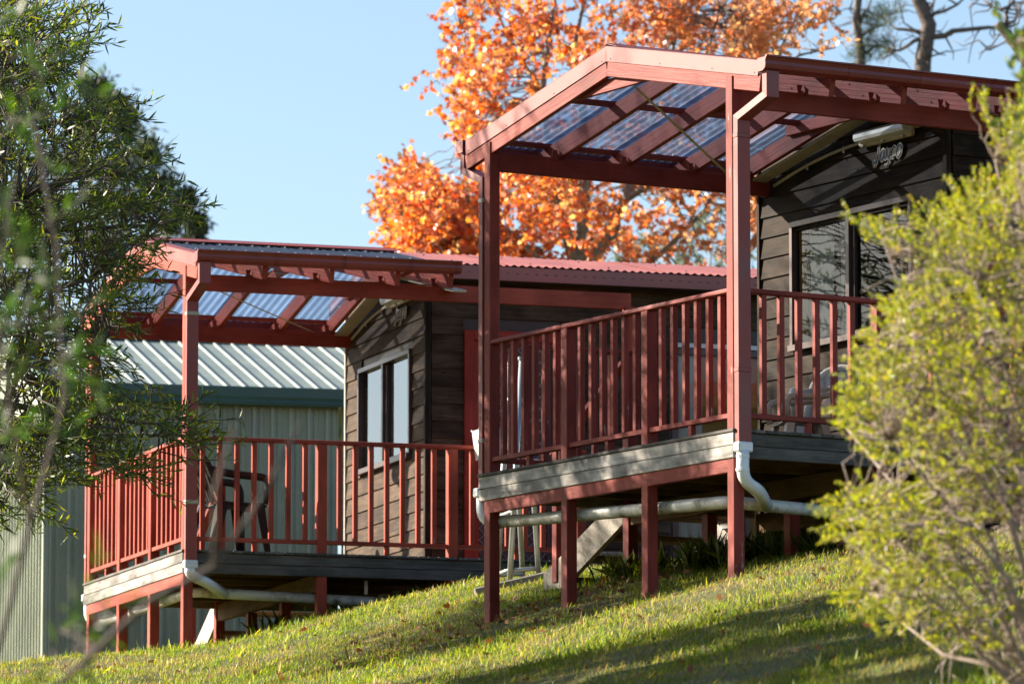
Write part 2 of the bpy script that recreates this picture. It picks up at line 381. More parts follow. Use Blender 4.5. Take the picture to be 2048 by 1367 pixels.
# ------------------------------------------------------------------ ground
def nonuni(lo, hi, flo, fhi, st):
    a = list(np.arange(flo, fhi + 1e-6, st)); s = st; x = flo; left = []
    while x > lo: s *= 1.35; x -= s; left.append(x)
    s = st; x = a[-1]; right = []
    while x < hi: s *= 1.35; x += s; right.append(x)
    return np.array(left[::-1] + a + right)
gx = nonuni(-900, 900, -7, 7, .16); gy = nonuni(-300, 1800, 26, 58, .16)
GX, GY = np.meshgrid(gx, gy); GZ = gh(GX, GY)
nx, ny = len(gx), len(gy)
V = np.stack([GX.ravel(), GY.ravel(), GZ.ravel()], -1)
I = np.arange(nx * ny).reshape(ny, nx)
Fq = np.stack([I[:-1, :-1].ravel(), I[:-1, 1:].ravel(), I[1:, 1:].ravel(), I[1:, :-1].ravel()], -1)
def np_mesh(name, V, F):
    me = bpy.data.meshes.new(name); k = F.shape[1]
    me.vertices.add(len(V)); me.vertices.foreach_set('co', V.astype(np.float32).ravel())
    me.loops.add(F.size); me.loops.foreach_set('vertex_index', F.astype(np.int32).ravel())
    me.polygons.add(len(F)); me.polygons.foreach_set('loop_start', np.arange(0, F.size, k, dtype=np.int32))
    try: me.polygons.foreach_set('loop_total', np.full(len(F), k, dtype=np.int32))
    except Exception: pass
    me.update(calc_edges=True); return me
o = link('lawn', np_mesh('lawn', V, Fq), M['ground'], None, True); o['kind'] = 'structure'

# ------------------------------------------------------------------ verandah
H = 1.1
RV, RW, EW = 1.70, 2.953, 2.54          # ridge v and height, eave height (top of roof edge)
EV0, EV1 = -.33, 3.73
SL = (RW - EW) / (RV - EV0)
def roof_w(v): return RW - SL * abs(v - RV)
def verandah(pose, P, label):
    swap = P.get('paint', '')  # suffix of the reds with bounce light mixed into their colour
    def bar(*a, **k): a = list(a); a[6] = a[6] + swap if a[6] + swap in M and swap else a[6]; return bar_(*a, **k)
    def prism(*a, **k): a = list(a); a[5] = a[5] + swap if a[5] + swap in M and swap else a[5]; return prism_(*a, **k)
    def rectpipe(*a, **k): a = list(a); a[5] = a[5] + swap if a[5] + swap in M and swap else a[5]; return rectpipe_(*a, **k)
    x, y, z, r = pose
    root = thing('verandah', label, 'verandah', (x, y, z - H), r)
    L = lambda u, v, w: Vector((u, v, w + H))
    cr, sr = math.cos(r), math.sin(r)
    def ground(u, v): return float(gh(x + cr * u - sr * v, y + sr * u + cr * v)) - z
    S = .087; PU, PV = .011, .012; PL = 3.348; V2, V3 = 1.142, 2.246; U2, U3, U4 = 1.223, 2.423, 3.62
    hs = S / 2
    def post(u, v, top, mat='red_post', bot=None):
        b0 = (ground(u + hs, v + hs) - .02 if bot is None else bot)
        return bar('post', root, L(u + hs, v + hs, b0), L(u + hs, v + hs, top), S, S, mat, up=(1, 0, 0), bev=.005)
    pn = post(PU, PV, 2.49, P['corner_mat'], bot=P.get('pn_bot')); pn['label'] = P['corner_label']
    post(PU, PL, 2.49)
    post(PU, V2, .962); post(PU, V3, .962)
    for u in (U2, U3, U4): post(u, PV, .962)
    post(U2, PL, .962)
    post(4.08, PV, 2.30)
    for u in (U2, U3):
        for v in (V2, V3): post(u, v, -.335)
    post(U3, PL, -.335)
    # platform
    ve = 3.50
    k = 0; u = .032
    while u < 4.2:
        v1 = ve if u < 2.44 else .955
        bar('deck_board', root, L(u, -.014, -.011), L(u, v1, -.011), .088, .022, 'deck', bev=.003); u += .0935; k += 1
    for w0 in (-.068, -.159):
        bar('rim_board', root, L(.010, .0, w0), L(.010, ve - .005, w0), .022, .087, 'rim', bev=.004)
        bar('rim_board', root, L(.0215, .016, w0 - .001), L(4.2, .016, w0 - .001), .022, .087, P['side_rim'], bev=.004)
        bar('rim_board', root, L(.0225, ve - .016, w0), L(2.44, ve - .016, w0), .022, .087, 'rim', bev=.004)
    bar('bearer', root, L(.034, PV + .004, -.252), L(.034, PL + S - .004, -.252), .045, .096, 'red', bev=.004)
    for v in np.arange(.12, 3.45, .42): bar('joist', root, L(.06, v, -.10), L(2.44 if v > .95 else 4.18, v, -.10), .04, .14, 'brown', bev=0)
    for u in (U2, U3): bar('bearer', root, L(u + hs, .04, -.25), L(u + hs, 3.46, -.25), .06, .155, 'brown', bev=.003)
    # railings
    def railing(p0, p1, nb, start=None, pitch=None, brd=True):
        """one bay between two posts; p0, p1 on deck level"""
        p0 = Vector(p0); p1 = Vector(p1); d = (p1 - p0); ln = d.length; d.normalize()
        up = Vector((0, 0, 1))
        bar('bottom_rail', root, p0 + up * .1005, p1 + up * .1005, .062, .035, 'red', bev=.003)
        bar('rail_block', root, (p0 + p1) / 2 + up * .001, (p0 + p1) / 2 + up * .083, .042, .042, 'red', up=(1, 0, 0), bev=.003)
        for i in range(nb):
            s = start + i * pitch if start is not None else (ln + .042) / (nb + 1) * (i + 1) - .021
            q = p0 + d * s
            o = bar('baluster', root, q + up * .1175, q + up * .963, .040, .042, P.get('bal', 'red_bal'), up=d, bev=.003)
    cu = PU + hs; cv = PV + hs
    for a, b2 in ((PV + S, V2), (V2 + S, V3), (V3 + S, PL)): railing(L(cu, a, 0), L(cu, b2, 0), 6)
    railing(L(PU + S, cv, 0), L(U2, cv, 0), 7, P['b0'] - PU - S + .02, P['bp'])
    for a, b2 in ((U2 + S, U3), (U3 + S, U4)): railing(L(a, cv, 0), L(b2, cv, 0), 6 if a > 2.4 else 7)
    railing(L(PU + S, PL + hs, 0), L(U2, PL + hs, 0), 7)
    rp = [(-.042, .018), (-.034, .034), (-.012, .038), (.012, .038), (.034, .034), (.042, .018), (.042, .006), (.030, .002), (.030, 0), (-.030, 0), (-.030, .002), (-.042, .006)]
    for a, b2 in (((cu, PV + S, .962), (cu, PL, .962)), ((PU + S, cv, .962), (U4 + S, cv, .962)), ((PU + S, PL + hs, .962), (U2 + S, PL + hs, .962))):
        prism('top_rail', root, L(*a), L(*b2), rp, 'red')
    # roof frame
    for v in (cv, PL + hs): 
        e = 4.14 if v < 1 else 2.60
        bar('beam', root, L(PU + S + .001, v, 2.348), L(e, v, 2.348), .045, .144, 'red', bev=.004)
    def rafter_pair(u, t, dep, top, mat='red'):
        for sgn, ev in ((-1, EV0 + .02), (1, EV1 - .02)):
            c0 = Vector((u, RV + .001 * sgn, RW - top - dep / 2)); c1 = Vector((u, ev, RW - SL * abs(ev - RV) - top - dep / 2))
            bar('rafter', root, L(*c0), L(*c1), t, dep, mat, up=(0, 0, 1), bev=.003)
    for u in (.64, 1.25, 1.85, 2.34): rafter_pair(u, .045, .135, .065)
    for u, du in ((.083, 0), (1.293, 0), (2.296, 0)):
        bar('collar_tie', root, L(u, .62, 2.685), L(u, 2.78, 2.685), .035, .09, 'red', bev=.003)
    bn = []
    for v in (3.55, 2.62, 1.80, 1.60, .78, -.14):
        bar('batten', root, L(.065, v, roof_w(v) - .047), L(2.42, v, roof_w(v) - .047), .07, .036, 'red', bev=.002)
    ang = math.atan(SL)
    # barge boards and metal flashing at the gable end
    for sgn, ev in ((-1, EV0), (1, EV1)):
        bar('barge_board', root, L(.042, RV, RW - .158), L(.042, ev, EW - .158), .04, .115, 'red', bev=.004)
        fl = prism('barge_flashing', root, L(.016, RV, RW), L(.016, ev, EW), [(-.001 * sgn - .0015, 0), (-.001 * sgn + .0015, 0), (.0015, -.105), (-.0015, -.105)] if False else [(-.0018, .004), (.0018, .004), (.0018, -.104), (-.0018, -.104)], 'red_metal')
        tp = prism('barge_flashing', root, L(.075, RV, RW + .006), L(.075, ev, EW + .006), [(-.06, 0), (.06, 0), (.06, .002), (-.06, .002)], 'red_metal')
        for q in (.03, .36, .70, .97):
            vv = RV + (ev - RV) * q; c = L(.011, vv, roof_w(vv) - .085)
            V, F = sweep_geo([c, c + Vector((.006, 0, 0))], .006, 6); sub(link('screw', mesh('screw', V, F), M['screw']), fl)
    # sheets
    for sgn, ev in ((-1, EV0 + .01), (1, EV1 - .01)):
        down = Vector((0, ev - RV, -(SL * abs(ev - RV)))); ln = down.length
        for i in range(4):
            u0 = .03 + i * .61; wd_ = min(.61 + .08, 2.42 - u0)
            sh = corr_sheet('roof_sheet', root, L(u0, RV + .01 * sgn, RW - .016 + .004 * (i % 2)), (1, 0, 0), down, wd_, ln, .0762, .0085, 'poly', per=6)
            for q in (.12, .55, .93):
                for j in range(0, int(wd_ / .1524)):
                    pp = L(u0, RV + .01 * sgn, RW - .016) + down * q + Vector((.1524 * j + .0762, 0, .012))
                    V, F = sweep_geo([pp, pp + Vector((0, 0, .008))], .008, 6); link('screw', mesh('screw', V, F), M['zinc_screw'], sh)
    prism('ridge_cap', root, L(.02, RV, RW + .012), L(2.45, RV, RW + .012), [(-.13, -.13 * SL - .0), (-.02, .004), (0, .014), (.02, .004), (.13, -.13 * SL), (.13, -.13 * SL + .003), (.02, .008), (0, .018), (-.02, .008), (-.13, -.13 * SL + .003)], 'red_metal')
    # diagonal strap braces
    for sgn in (1, -1):
        va, vb = RV + sgn * .15, RV + sgn * 1.75
        bar('strap_brace', root, L(.35, va, roof_w(va) - .206), L(2.25, vb, roof_w(vb) - .206), .024, .002, 'galv', up=(0, 0, 1), bev=0)
    # framing brackets
    for u in (.64, 1.25, 1.85, 2.34):
        for v in (cv - .03, PL + hs - .03):
            V = [(0, 0, 0), (.05, 0, 0), (.05, 0, .03), (.03, 0, .035), (.045, 0, .075), (-.005, 0, .075), (.0, 0, .04)]
            V2_ = [Vector(p) + L(u - .075, v, 2.40) for p in V] + [Vector(p) + Vector((0, -.004, 0)) + L(u - .075, v, 2.40) for p in V]
            F = [tuple(range(7)), tuple(range(13, 6, -1))] + [(i, (i + 1) % 7, 7 + (i + 1) % 7, 7 + i) for i in range(7)]
            link('bracket', mesh('bracket', V2_, F), M['red_metal'], root)
    # gutters (ogee), outer lip rolled
    gp = [(0, 0), (0, .095), (-.003, .095), (-.003, .003), (-.06, .003), (-.088, .02), (-.095, .045), (-.092, .068), (-.104, .092), (-.112, .098), (-.112, .104), (-.100, .104), (-.094, .094), (-.084, .07), (-.086, .046), (-.08, .028), (-.058, .010)]
    gpl = [(-.0, 0), (-.06, 0), (-.092, .018), (-.1, .045), (-.096, .068), (-.108, .09), (-.117, .097), (-.117, .107), (-.1, .107), (-.092, .094), (-.082, .07), (-.086, .046), (-.080, .026), (-.056, .008), (-.004, .008), (-.004, .095), (0, .095)]
    g1 = prism('gutter', root, L(.0, EV0 - .004, 2.462), L(2.405, EV0 - .004, 2.462), [(a, b2) for a, b2 in gpl], 'gutter_metal')
    g2 = prism('gutter', root, L(2.405, EV1 + .004, 2.462), L(.0, EV1 + .004, 2.462), [(a, b2) for a, b2 in gpl], 'gutter_metal')
    for g, vv, sg in ((g1, EV0, -1), (g2, EV1, 1)):
        e = mesh('end', [(-1.2045 * 1, a, b2) for a, b2 in gpl[:10]] + [(-1.2045, 0, .095)], [tuple(range(11))]) if sg < 0 else mesh('end', [(1.2045, a, b2) for a, b2 in gpl[:10]] + [(1.2045, 0, .095)], [tuple(range(11))])
        o = link('stop_end', e, M['red_metal'], g)
        for q in (.72, 1.33, 1.94, 2.36):
            s = q - 1.2025 if sg < 0 else 1.2025 - q
            pr = [(a * 1.02 - .001, b2 * 1.02 - .0015) for a, b2 in gpl[:10]] + [(-.09, .1), (0, .0965)]
            pr = [(a, b2) for a, b2 in pr]
            n_ = len(pr); V = [(s - .016, a, b2) for a, b2 in pr] + [(s + .016, a, b2) for a, b2 in pr]
            link('gutter_strap', mesh('strap', V, [(i, i + 1, n_ + i + 1, n_ + i) for i in range(n_ - 1)]), M['gutter_metal'], g)
    # downpipes
    dp = rectpipe('downpipe', root, [L(.075, EV0 - .052, 2.464), L(.075, EV0 - .052, 2.30), L(.062, -.028, 2.185), L(.062, -.028, -.10)], .104, .054, 'red_metal', (1, 0, 0))
    for w in (.41, 2.06):
        bar('strap', dp, L(.062, -.030, w - .016), L(.062, -.030, w + .016), .112, .062, 'cream' if P['pale_strap'] else 'red_metal', up=(0, 1, 0), bev=.003)
    dl = rectpipe('downpipe', root, [L(.075, EV1 + .052, 2.464), L(.075, EV1 + .052, 2.33), L(.055, 3.475, 2.215), L(.055, 3.475, -.10)], .104, .054, 'red_metal', (1, 0, 0))
    for w in (.25, 2.06):
        bar('strap', dl, L(.055, 3.477, w - .016), L(.055, 3.477, w + .016), .112, .062, 'cream', up=(0, 1, 0), bev=.003)
    # pvc: adaptors, drop and drain
    bar('pipe_adaptor', root, L(.062, -.030, -.165), L(.062, -.030, -.096), .122, .076, 'pvc_clean', up=(0, 1, 0), bev=.008)
    bar('pipe_adaptor', root, L(.055, 3.535, -.165), L(.055, 3.535, -.096), .122, .076, 'pvc_clean', up=(0, 1, 0), bev=.008)
    d0 = P['drop']
    drop = tube('drain_drop', root, bend([L(.058, -.03, -.15), L(.056, -.03, -.345 - d0), L(.23, .03, -.40 - d0), L(.45, .27, -.475 - d0)], .10, 6), .046, 'pvc_clean', 16)
    V, F = sweep_geo([L(.058, -.03, -.185), L(.058, -.03, -.205)], .0485, 16); link('pipe_collar', mesh('pipe_collar', V, F), M['pvc_clean'], drop)
    V, F = sweep_geo([L(.056, -.03, -.26 - d0), L(.056, -.03, -.28 - d0)], .0495, 16); link('pipe_collar', mesh('pipe_collar', V, F), M['pvc_clean'], drop)
    tube('drain_drop', root, bend([L(.055, 3.535, -.15), L(.055, 3.53, -.33), L(.14, 3.40, -.36)], .09, 6), .046, 'pvc_clean', 16)
    tube('drain_pipe', root, bend([L(.11, 3.42, -.352), L(.16, 3.25, -.36), L(.18, .34, -.455 - d0), L(.42, .28, -.47 - d0), L(P['pipe_end'], .29, -.48 - d0 - .02 * P['pipe_end'])], .14, 5), .046, 'pvc', 14)
    for u in (1.75,):
        bar('hanger', root, L(u, .29, -.20), L(u, .29, -.44 - d0), .03, .003, 'zinc_screw', up=(0, 1, 0), bev=0)
    # cream lining strip where the roof meets the wall
    for sgn, ev in ((-1, EV0 + .05), (1, EV1 - .22)):
        bar('lining_strip', root, L(2.43, RV, RW - .222), L(2.43, ev, roof_w(ev) - .222), .13, .02, 'cream', bev=.002)
    return root

# ------------------------------------------------------------------ cabin
def cabin(pose, P, label):
    x, y, z, r = pose
    root = thing('cabin', label, 'cabin', (x, y, z - H), r)
    L = lambda u, v, w: Vector((u, v, w + H))
    UW, VR, VL, UE = 2.516, .979, 3.534, 9.6
    wv0, wv1, ww0, ww1 = 1.445, 3.04, 1.065, 2.01
    def roofc(v): return 3.03 - .2 * abs(v - 2.256)
    def slab(name, a, b2, mat='trim', par=None):
        a = Vector(a); b2 = Vector(b2); c = (a + b2) / 2; d = b2 - a
        o = link(name, boxmesh(abs(d.x), abs(d.y), abs(d.z), 0, mat), None, par or root); o.location = c; return o
    # shell: front wall around the window, side wall around the glass door, back, far end
    fu0, fu1 = UW + .03, UW + .10
    fb = P['front_bottom']
    wallf = slab('wall', L(fu0, VR + .03, fb), L(fu1, VL - .03, ww0), 'trim')
    slab('wall', L(fu0, VR + .03, ww1), L(fu1, VL - .03, 2.72), 'trim')
    slab('wall', L(fu0, VR + .03, ww0), L(fu1, wv0, ww1), 'trim'); slab('wall', L(fu0, wv1, ww0), L(fu1, VL - .03, ww1), 'trim')
    su0, su1 = 4.88, 6.3
    sv0, sv1 = VR + .03, VR + .10
    walls = slab('wall', L(fu1, sv0, -.12), L(su0, sv1, 2.72), 'trim'); slab('wall', L(su0, sv0, 2.12), L(su1, sv1, 2.72), 'trim')
    slab('wall', L(su1, sv0, -.85), L(UE, sv1, 2.72), 'trim'); slab('wall', L(su0, sv0, -.85), L(su1, sv1, .0), 'trim'); slab('wall', L(4.25, sv0 + .001, -.85), L(su0, sv1, -.12), 'trim')
    slab('wall', L(fu1, VL - .10, -.12), L(UE, VL - .03, 2.72), 'trim'); slab('wall', L(UE, sv0, -.55), L(UE + .07, VL - .03, 2.72), 'trim')
    slab('floor', L(fu1, sv1, -.12), L(UE, VL - .10, -.02), 'dark_room'); slab('ceiling', L(fu0 + .01, sv1, 2.66), L(UE, VL - .10, 2.70), 'dark_room')
    slab('partition', L(4.2, sv1, -.02), L(4.25, VL - .10, 2.66), 'dark_room')
    # weatherboards (wedge section, thick edge down)
    def board(par, a, b2, nrm, zb, hgt=.176, mat=None):
        mat = mat or P['wallmat']
        """a,b2 ends on wall plane; nrm outward"""
        d = Vector(b2) - Vector(a); n_ = Vector(nrm)
        key = ('wb', round(d.length, 3), hgt, mat)
        if key not in _cache:
            l = d.length / 2; t0, t1 = .030, .012
            V = [(-l, 0, 0), (-l, t0, 0), (-l, t1, hgt), (-l, 0, hgt), (l, 0, 0), (l, t0, 0), (l, t1, hgt), (l, 0, hgt)]
            V += [(-l, t0 - .002, -.0)]; 
            me = mesh('weatherboard', V[:8], [(0, 3, 2, 1), (4, 5, 6, 7), (0, 1, 5, 4), (1, 2, 6, 5), (2, 3, 7, 6), (3, 0, 4, 7)])
            bm = bmesh.new(); bm.from_mesh(me); bmesh.ops.recalc_face_normals(bm, faces=bm.faces[:]); bm.to_mesh(me); bm.free()
            me.materials.append(M[mat]); _cache[key] = me
        o = link('weatherboard', _cache[key], None)
        xd = d.normalized(); zd = Vector((0, 0, 1)); yd = n_
        m3 = Matrix(((xd.x, yd.x, zd.x, 0), (xd.y, yd.y, zd.y, 0), (xd.z, yd.z, zd.z, 0), (0, 0, 0, 1)))
        mid = (Vector(a) + Vector(b2)) / 2; mid.z = zb + H
        o.matrix_local = Matrix.Translation(mid) @ m3; return sub(o, par)
    e = .158
    wk = 1.96 - e * 20
    kk = 0
    fr = (-1, 0, 0); sd = (0, -1, 0)
    w = 1.96 - e * math.ceil((1.96 - fb) / e)
    while w < 2.85:
        if w >= fb - .02:
            top = w + e
            vmax = VL - .035; vmin = VR + .035
            # trim the gable boards under the roof
            lim = 2.256 + (3.0 - w - .20) / .2 if w > 2.5 else 99
            a, b2 = min(vmax, lim), max(vmin, 2 * 2.256 - lim)
            if a - b2 > .1:
                if w < ww1 - .05 and top > ww0 + .06:
                    board(wallf, L(fu0, a, 0), L(fu0, wv1 + .004, 0), fr, w); board(wallf, L(fu0, wv0 - .004, 0), L(fu0, b2, 0), fr, w)
                else: board(wallf, L(fu0, a, 0), L(fu0, b2, 0), fr, w)
        w += e
    w = 1.96 - e * 18
    du0, du1 = 2.873, 3.80
    while w < 2.62:
        segs = [(UW + .055, UE)]
        if w < 2.12: segs = [(UW + .055, du0 - .003), (du1 + .003, su0 - .04), (su1 + .04, UE)] if w > -.2 else [(4.25, UE)]
        for a, b2 in segs: board(walls, L(a, sv0, 0), L(b2, sv0, 0), sd, w)
        w += e
    for (u, v, du, dv, nm) in ((UW + .015, VL - .018, .05, .036, 'corner_trim'), (UW + .010, VR + .016, .044, .05, 'corner_trim')):
        bar(nm, root, L(u, v, fb), L(u, v, 2.62), dv, du, 'pale_timber' if v > 2 and P['pale_corner'] else 'wall', up=(1, 0, 0), bev=.003)
    # front window
    win = prism('window', root, L(UW + .0, wv0 - .012, ww0 - .01), L(UW + .0, wv1 + .012, ww0 - .01), [(-.045, -.02), (.05, -.02), (.05, .025), (-.02, .025), (-.045, .005)], 'alu', up=(0, 0, 1))
    def fbar(p0, p1, w_=.04, d_=.06, par=win, up=(1, 0, 0), mat='alu'):
        o = bar('frame', None, p0, p1, w_, d_, mat, up=up, bev=.003); sub(o, par); return o
    fu = UW + .005
    fbar(L(fu, wv0 - .012, ww1), L(fu, wv1 + .012, ww1), .045)
    fbar(L(fu, wv0, ww0 + .015), L(fu, wv0, ww1 - .023)); fbar(L(fu, wv1, ww0 + .015), L(fu, wv1, ww1 - .023))
    fbar(L(fu, 2.27, ww0 + .015), L(fu, 2.27, ww1 - .023), .05)
    fbar(L(fu + .012, wv0 + .02, ww0 + .03), L(fu + .012, 2.245, ww0 + .03), .03, .03); fbar(L(fu + .012, 2.225, ww0 + .045), L(fu + .012, 2.225, ww1 - .03), .03, .03)
    def pane(p0, p1, par, nm='pane', gm=None):
        a = Vector(p0); b2 = Vector(p1)
        d = b2 - a; t = Vector((.004, 0, 0)) if abs(d.x) < 1e-6 else Vector((0, .004, 0))
        if abs(d.x) < 1e-6: V = [(a.x, a.y, a.z), (a.x, a.y, b2.z), (a.x, b2.y, b2.z), (a.x, b2.y, a.z)]
        else: V = [(a.x, a.y, a.z), (b2.x, a.y, a.z), (b2.x, a.y, b2.z), (a.x, a.y, b2.z)]
        o = link(nm, mesh(nm, V, [(0, 1, 2, 3)]), M[gm or P['glass']], None); sub(o, par); return o
    pane(L(fu + .018, 2.29, ww0 + .01), L(fu + .018, wv1 - .015, ww1 - .02), win)
    pane(L(fu + .026, wv0 + .015, ww0 + .01), L(fu + .026, 2.25, ww1 - .02), win)
    def curtain(v0, v1, u, w0, w1, mat, folds, amp=.02, tie=False, ax='v', par=win):
        n_ = folds * 8; V = []; F = []; rows = 8
        for j in range(rows + 1):
            q = j / rows; w_ = w1 + (w0 - w1) * q
            for i in range(n_ + 1):
                s = i / n_; a = amp * math.sin(s * folds * 2 * math.pi + .6 * math.sin(q * 3 + s * 9)) * (1 + .3 * q)
                lo, hi = v0, v1
                if tie: hi = v0 + (v1 - v0) * (1 - .55 * math.sin(min(1, q * 1.3) * math.pi / 2) ** 2)
                p = lo + (hi - lo) * s
                V.append(L(u + a, p, w_) if ax == 'v' else L(p, u + a, w_))
        for j in range(rows):
            for i in range(n_): k = j * (n_ + 1) + i; F.append((k, k + 1, k + n_ + 2, k + n_ + 1))
        o = link('curtain', mesh('curtain', V, F), M[mat], None, True); sub(o, par); return o
    for args in P['curtains']: curtain(*args)
    # door on the deck side
    dw = 2.158
    door = slab('door', L(du0 + .09, sv0 - .012, .0), L(du1 - .09, sv0 + .004, dw - .09), 'door_screen')
    def dbar(nm, p0, p1, w_, d_, mat, up=(0, 1, 0)):
        o = bar(nm, None, p0, p1, w_, d_, mat, up=up, bev=.004); sub(o, door); return o
    for u in (du0 + .045, du1 - .045): dbar('door_frame', L(u, sv0 - .028, 0), L(u, sv0 - .028, dw), .09, .06, 'door_red')
    dbar('door_frame', L(du0 + .09, sv0 - .028, dw - .045), L(du1 - .09, sv0 - .028, dw - .045), .06, .09, 'door_red', up=(0, 0, 1))
    for u in (du0 + .115, du1 - .115): dbar('screen_frame', L(u, sv0 - .02, .02), L(u, sv0 - .02, dw - .09), .05, .03, 'door_red' if u < 3.3 else 'door_screen')
    # diamond grille
    V = []; F = []
    u = du0 + .14; ua, ub, wa, wb = du0 + .14, du1 - .14, .05, dw - .12
    def seg(p, q):
        v_, f_ = sweep_geo([p, q], .0035, 4); o_ = len(V); V.extend(v_); F.extend([tuple(i + o_ for i in f) for f in f_])
    st = .105
    for s in np.arange(ua - (wb - wa), ub, st):
        a0 = max(s, ua); a1 = min(s + (wb - wa), ub)
        if a1 > a0 + .01: seg(L(a0, sv0 - .02, wa + a0 - s), L(a1, sv0 - .02, wa + a1 - s)); seg(L(ua + ub - a0, sv0 - .0215, wa + a0 - s), L(ua + ub - a1, sv0 - .0215, wa + a1 - s))
    o = link('door_grille', mesh('door_grille', V, F), M['tube_metal'], None); sub(o, door)
    o = tube('handle', None, [L(du1 - .16, sv0 - .03, 1.0), L(du1 - .16, sv0 - .07, 1.0), L(du1 - .28, sv0 - .07, 1.0)], .009, 'zinc_screw', 8); sub(o, door)
    # sliding glass door further along
    sl = slab('glass_door', L(su0, sv0 - .03, 2.085), L(su1, sv0 + .05, 2.125), 'white_plastic')
    def sbar(p0, p1, w_, d_, mat='alu', up=(0, 1, 0)):
        o = bar('frame', None, p0, p1, w_, d_, mat, up=up, bev=.003); sub(o, sl); return o
    for u in (su0 + .02, (su0 + su1) / 2, su1 - .02): sbar(L(u, sv0 + .01, .0), L(u, sv0 + .01, 2.08), .06, .05)
    sbar(L(su0 + .05, sv0 + .01, 2.05), L(su1 - .05, sv0 + .01, 2.05), .05, .06, up=(0, 0, 1)); sbar(L(su0 + .05, sv0 + .01, .03), L(su1 - .05, sv0 + .01, .03), .05, .06, up=(0, 0, 1))
    pane(L(su0 + .05, sv0 + .012, .06), L((su0 + su1) / 2 - .03, sv0 + .012, 2.03), sl, gm='glass'); pane(L((su0 + su1) / 2 + .03, sv0 + .02, .06), L(su1 - .05, sv0 + .02, 2.03), sl, gm='glass')
    curtain(su0 + .03, su0 + .30, sv0 + .045, .03, 2.04, 'curtain', 3, .012, ax='u', par=sl)
    curtain(su0 + .30, su1 - .05, sv0 + .06, .03, 1.72, 'ochre', 6, .01, ax='u', par=sl)
    curtain(su0 + .30, su1 - .05, sv0 + .045, 1.66, 2.04, 'orange', 9, .008, ax='u', par=sl)  # ochre and orange sheets stand in for the colours seen in the glass
    # roof of the cabin
    ev0, ev1 = .72, 3.79
    rw = roofc(ev0)
    for sgn, ev in ((-1, ev0), (1, ev1)):
        down = Vector((0, ev - 2.256, -.2 * abs(ev - 2.256))); ln = down.length
        for i in range(10):
            u0 = 2.44 + i * .75
            sh = corr_sheet('roof_sheet', root, L(u0, 2.256, 3.03 + .003 * (i % 2)), (1, 0, 0), down, .762, ln, .0762, .008, 'roof_pink', per=6)
            for q in (.3, .85):
                pp = L(u0 + .3048, 2.256, 3.03) + down * q + Vector((0, 0, .008)); V, F = sweep_geo([pp, pp + Vector((0, 0, .008))], .009, 6); link('screw', mesh('screw', V, F), M['screw'], sh)
        fc = prism('eave_fascia', root, L(2.43, ev, roofc(ev) - .012), L(UE + .2, ev, roofc(ev) - .012), [(-.0, 0), (.012, 0), (.012, -.118), (0, -.128), (-.03, -.128), (-.03, -.12), (0, -.118)] if sgn < 0 else [(0, 0), (-.012, 0), (-.012, -.12), (0, -.12)], 'roof_pink')
        if sgn < 0:
            for i in range(44):
                uu = 2.55 + i * .0915 - (2.43 + UE + .2) / 2
                V = [(uu, .0 - .0015, -.055), (uu + .032, -.0015, -.055), (uu + .032, -.0015, -.063), (uu, -.0015, -.063)]
                link('overflow_slot', mesh('overflow_slot', V, [(0, 1, 2, 3)]), M['trim'], fc)
            slab('soffit', L(2.5, ev + .02, roofc(ev) - .135), L(UE, sv0, roofc(ev) - .125), 'trim')
    bar('barge_flashing', root, L(2.445, 2.256, 3.0), L(2.445, ev0, rw - .03), .012, .10, 'roof_pink', bev=0); bar('barge_flashing', root, L(2.445, 2.256, 3.0), L(2.445, ev1, roofc(ev1) - .03), .012, .10, 'roof_pink', bev=0)
    # fluorescent light, conduit, emblem
    lt = bar('wall_light', root, L(UW - .03, 1.375, 2.525), L(UW - .03, 2.065, 2.525), .055, .118, 'fitting', bev=.014)
    lp = [(.0, -.03), (.045, -.022), (.058, .0), (.055, .035), (.03, .052), (0, .054)]
    o = prism('diffuser', None, L(UW - .058, 1.395, 2.527), L(UW - .058, 2.045, 2.527), lp, 'diffuser'); sub(o, lt)
    for v in (1.46, 1.72, 1.98):
        o = bar('clip', None, L(UW - .062, v - .012, 2.470), L(UW - .062, v + .012, 2.470), .03, .012, 'cream', bev=.002); sub(o, lt)
    cd = tube('conduit', root, bend([L(UW - .012, 2.06, 2.515), L(UW - .012, 2.42, 2.495), L(UW - .012, 2.85, 2.44), L(UW - .012, 3.28, 2.345)], .3, 5), .0125, 'cream', 8)
    tube('conduit', root, [L(UW - .012, 1.385, 2.53), L(UW - .012, 1.0, 2.545)], .0125, 'cream', 8)
    for v, w_ in ((2.32, 2.49), (2.82, 2.43)): bar('saddle', cd, L(UW - .012, v - .008, w_), L(UW - .012, v + .008, w_), .012, .05, 'zinc_screw', bev=.001)
    if fb < -.5: tube('waste_pipe', root, [L(UW - .06, 3.05, -.20), L(UW - .06, 3.05, -.95)], .03, 'black_pipe', 10)
    T = lambda px, py, du=0: L(UW - .018 - du, 1.935 - px * .40, 2.335 + py * .36)
    def arc(cx, cy, rx, ry, a0, a1, sl=.25, k=14):
        return [(cx + rx * math.cos(a) + sl * ry * math.sin(a), cy + ry * math.sin(a)) for a in [math.radians(a0 + (a1 - a0) * i / k) for i in range(k + 1)]]
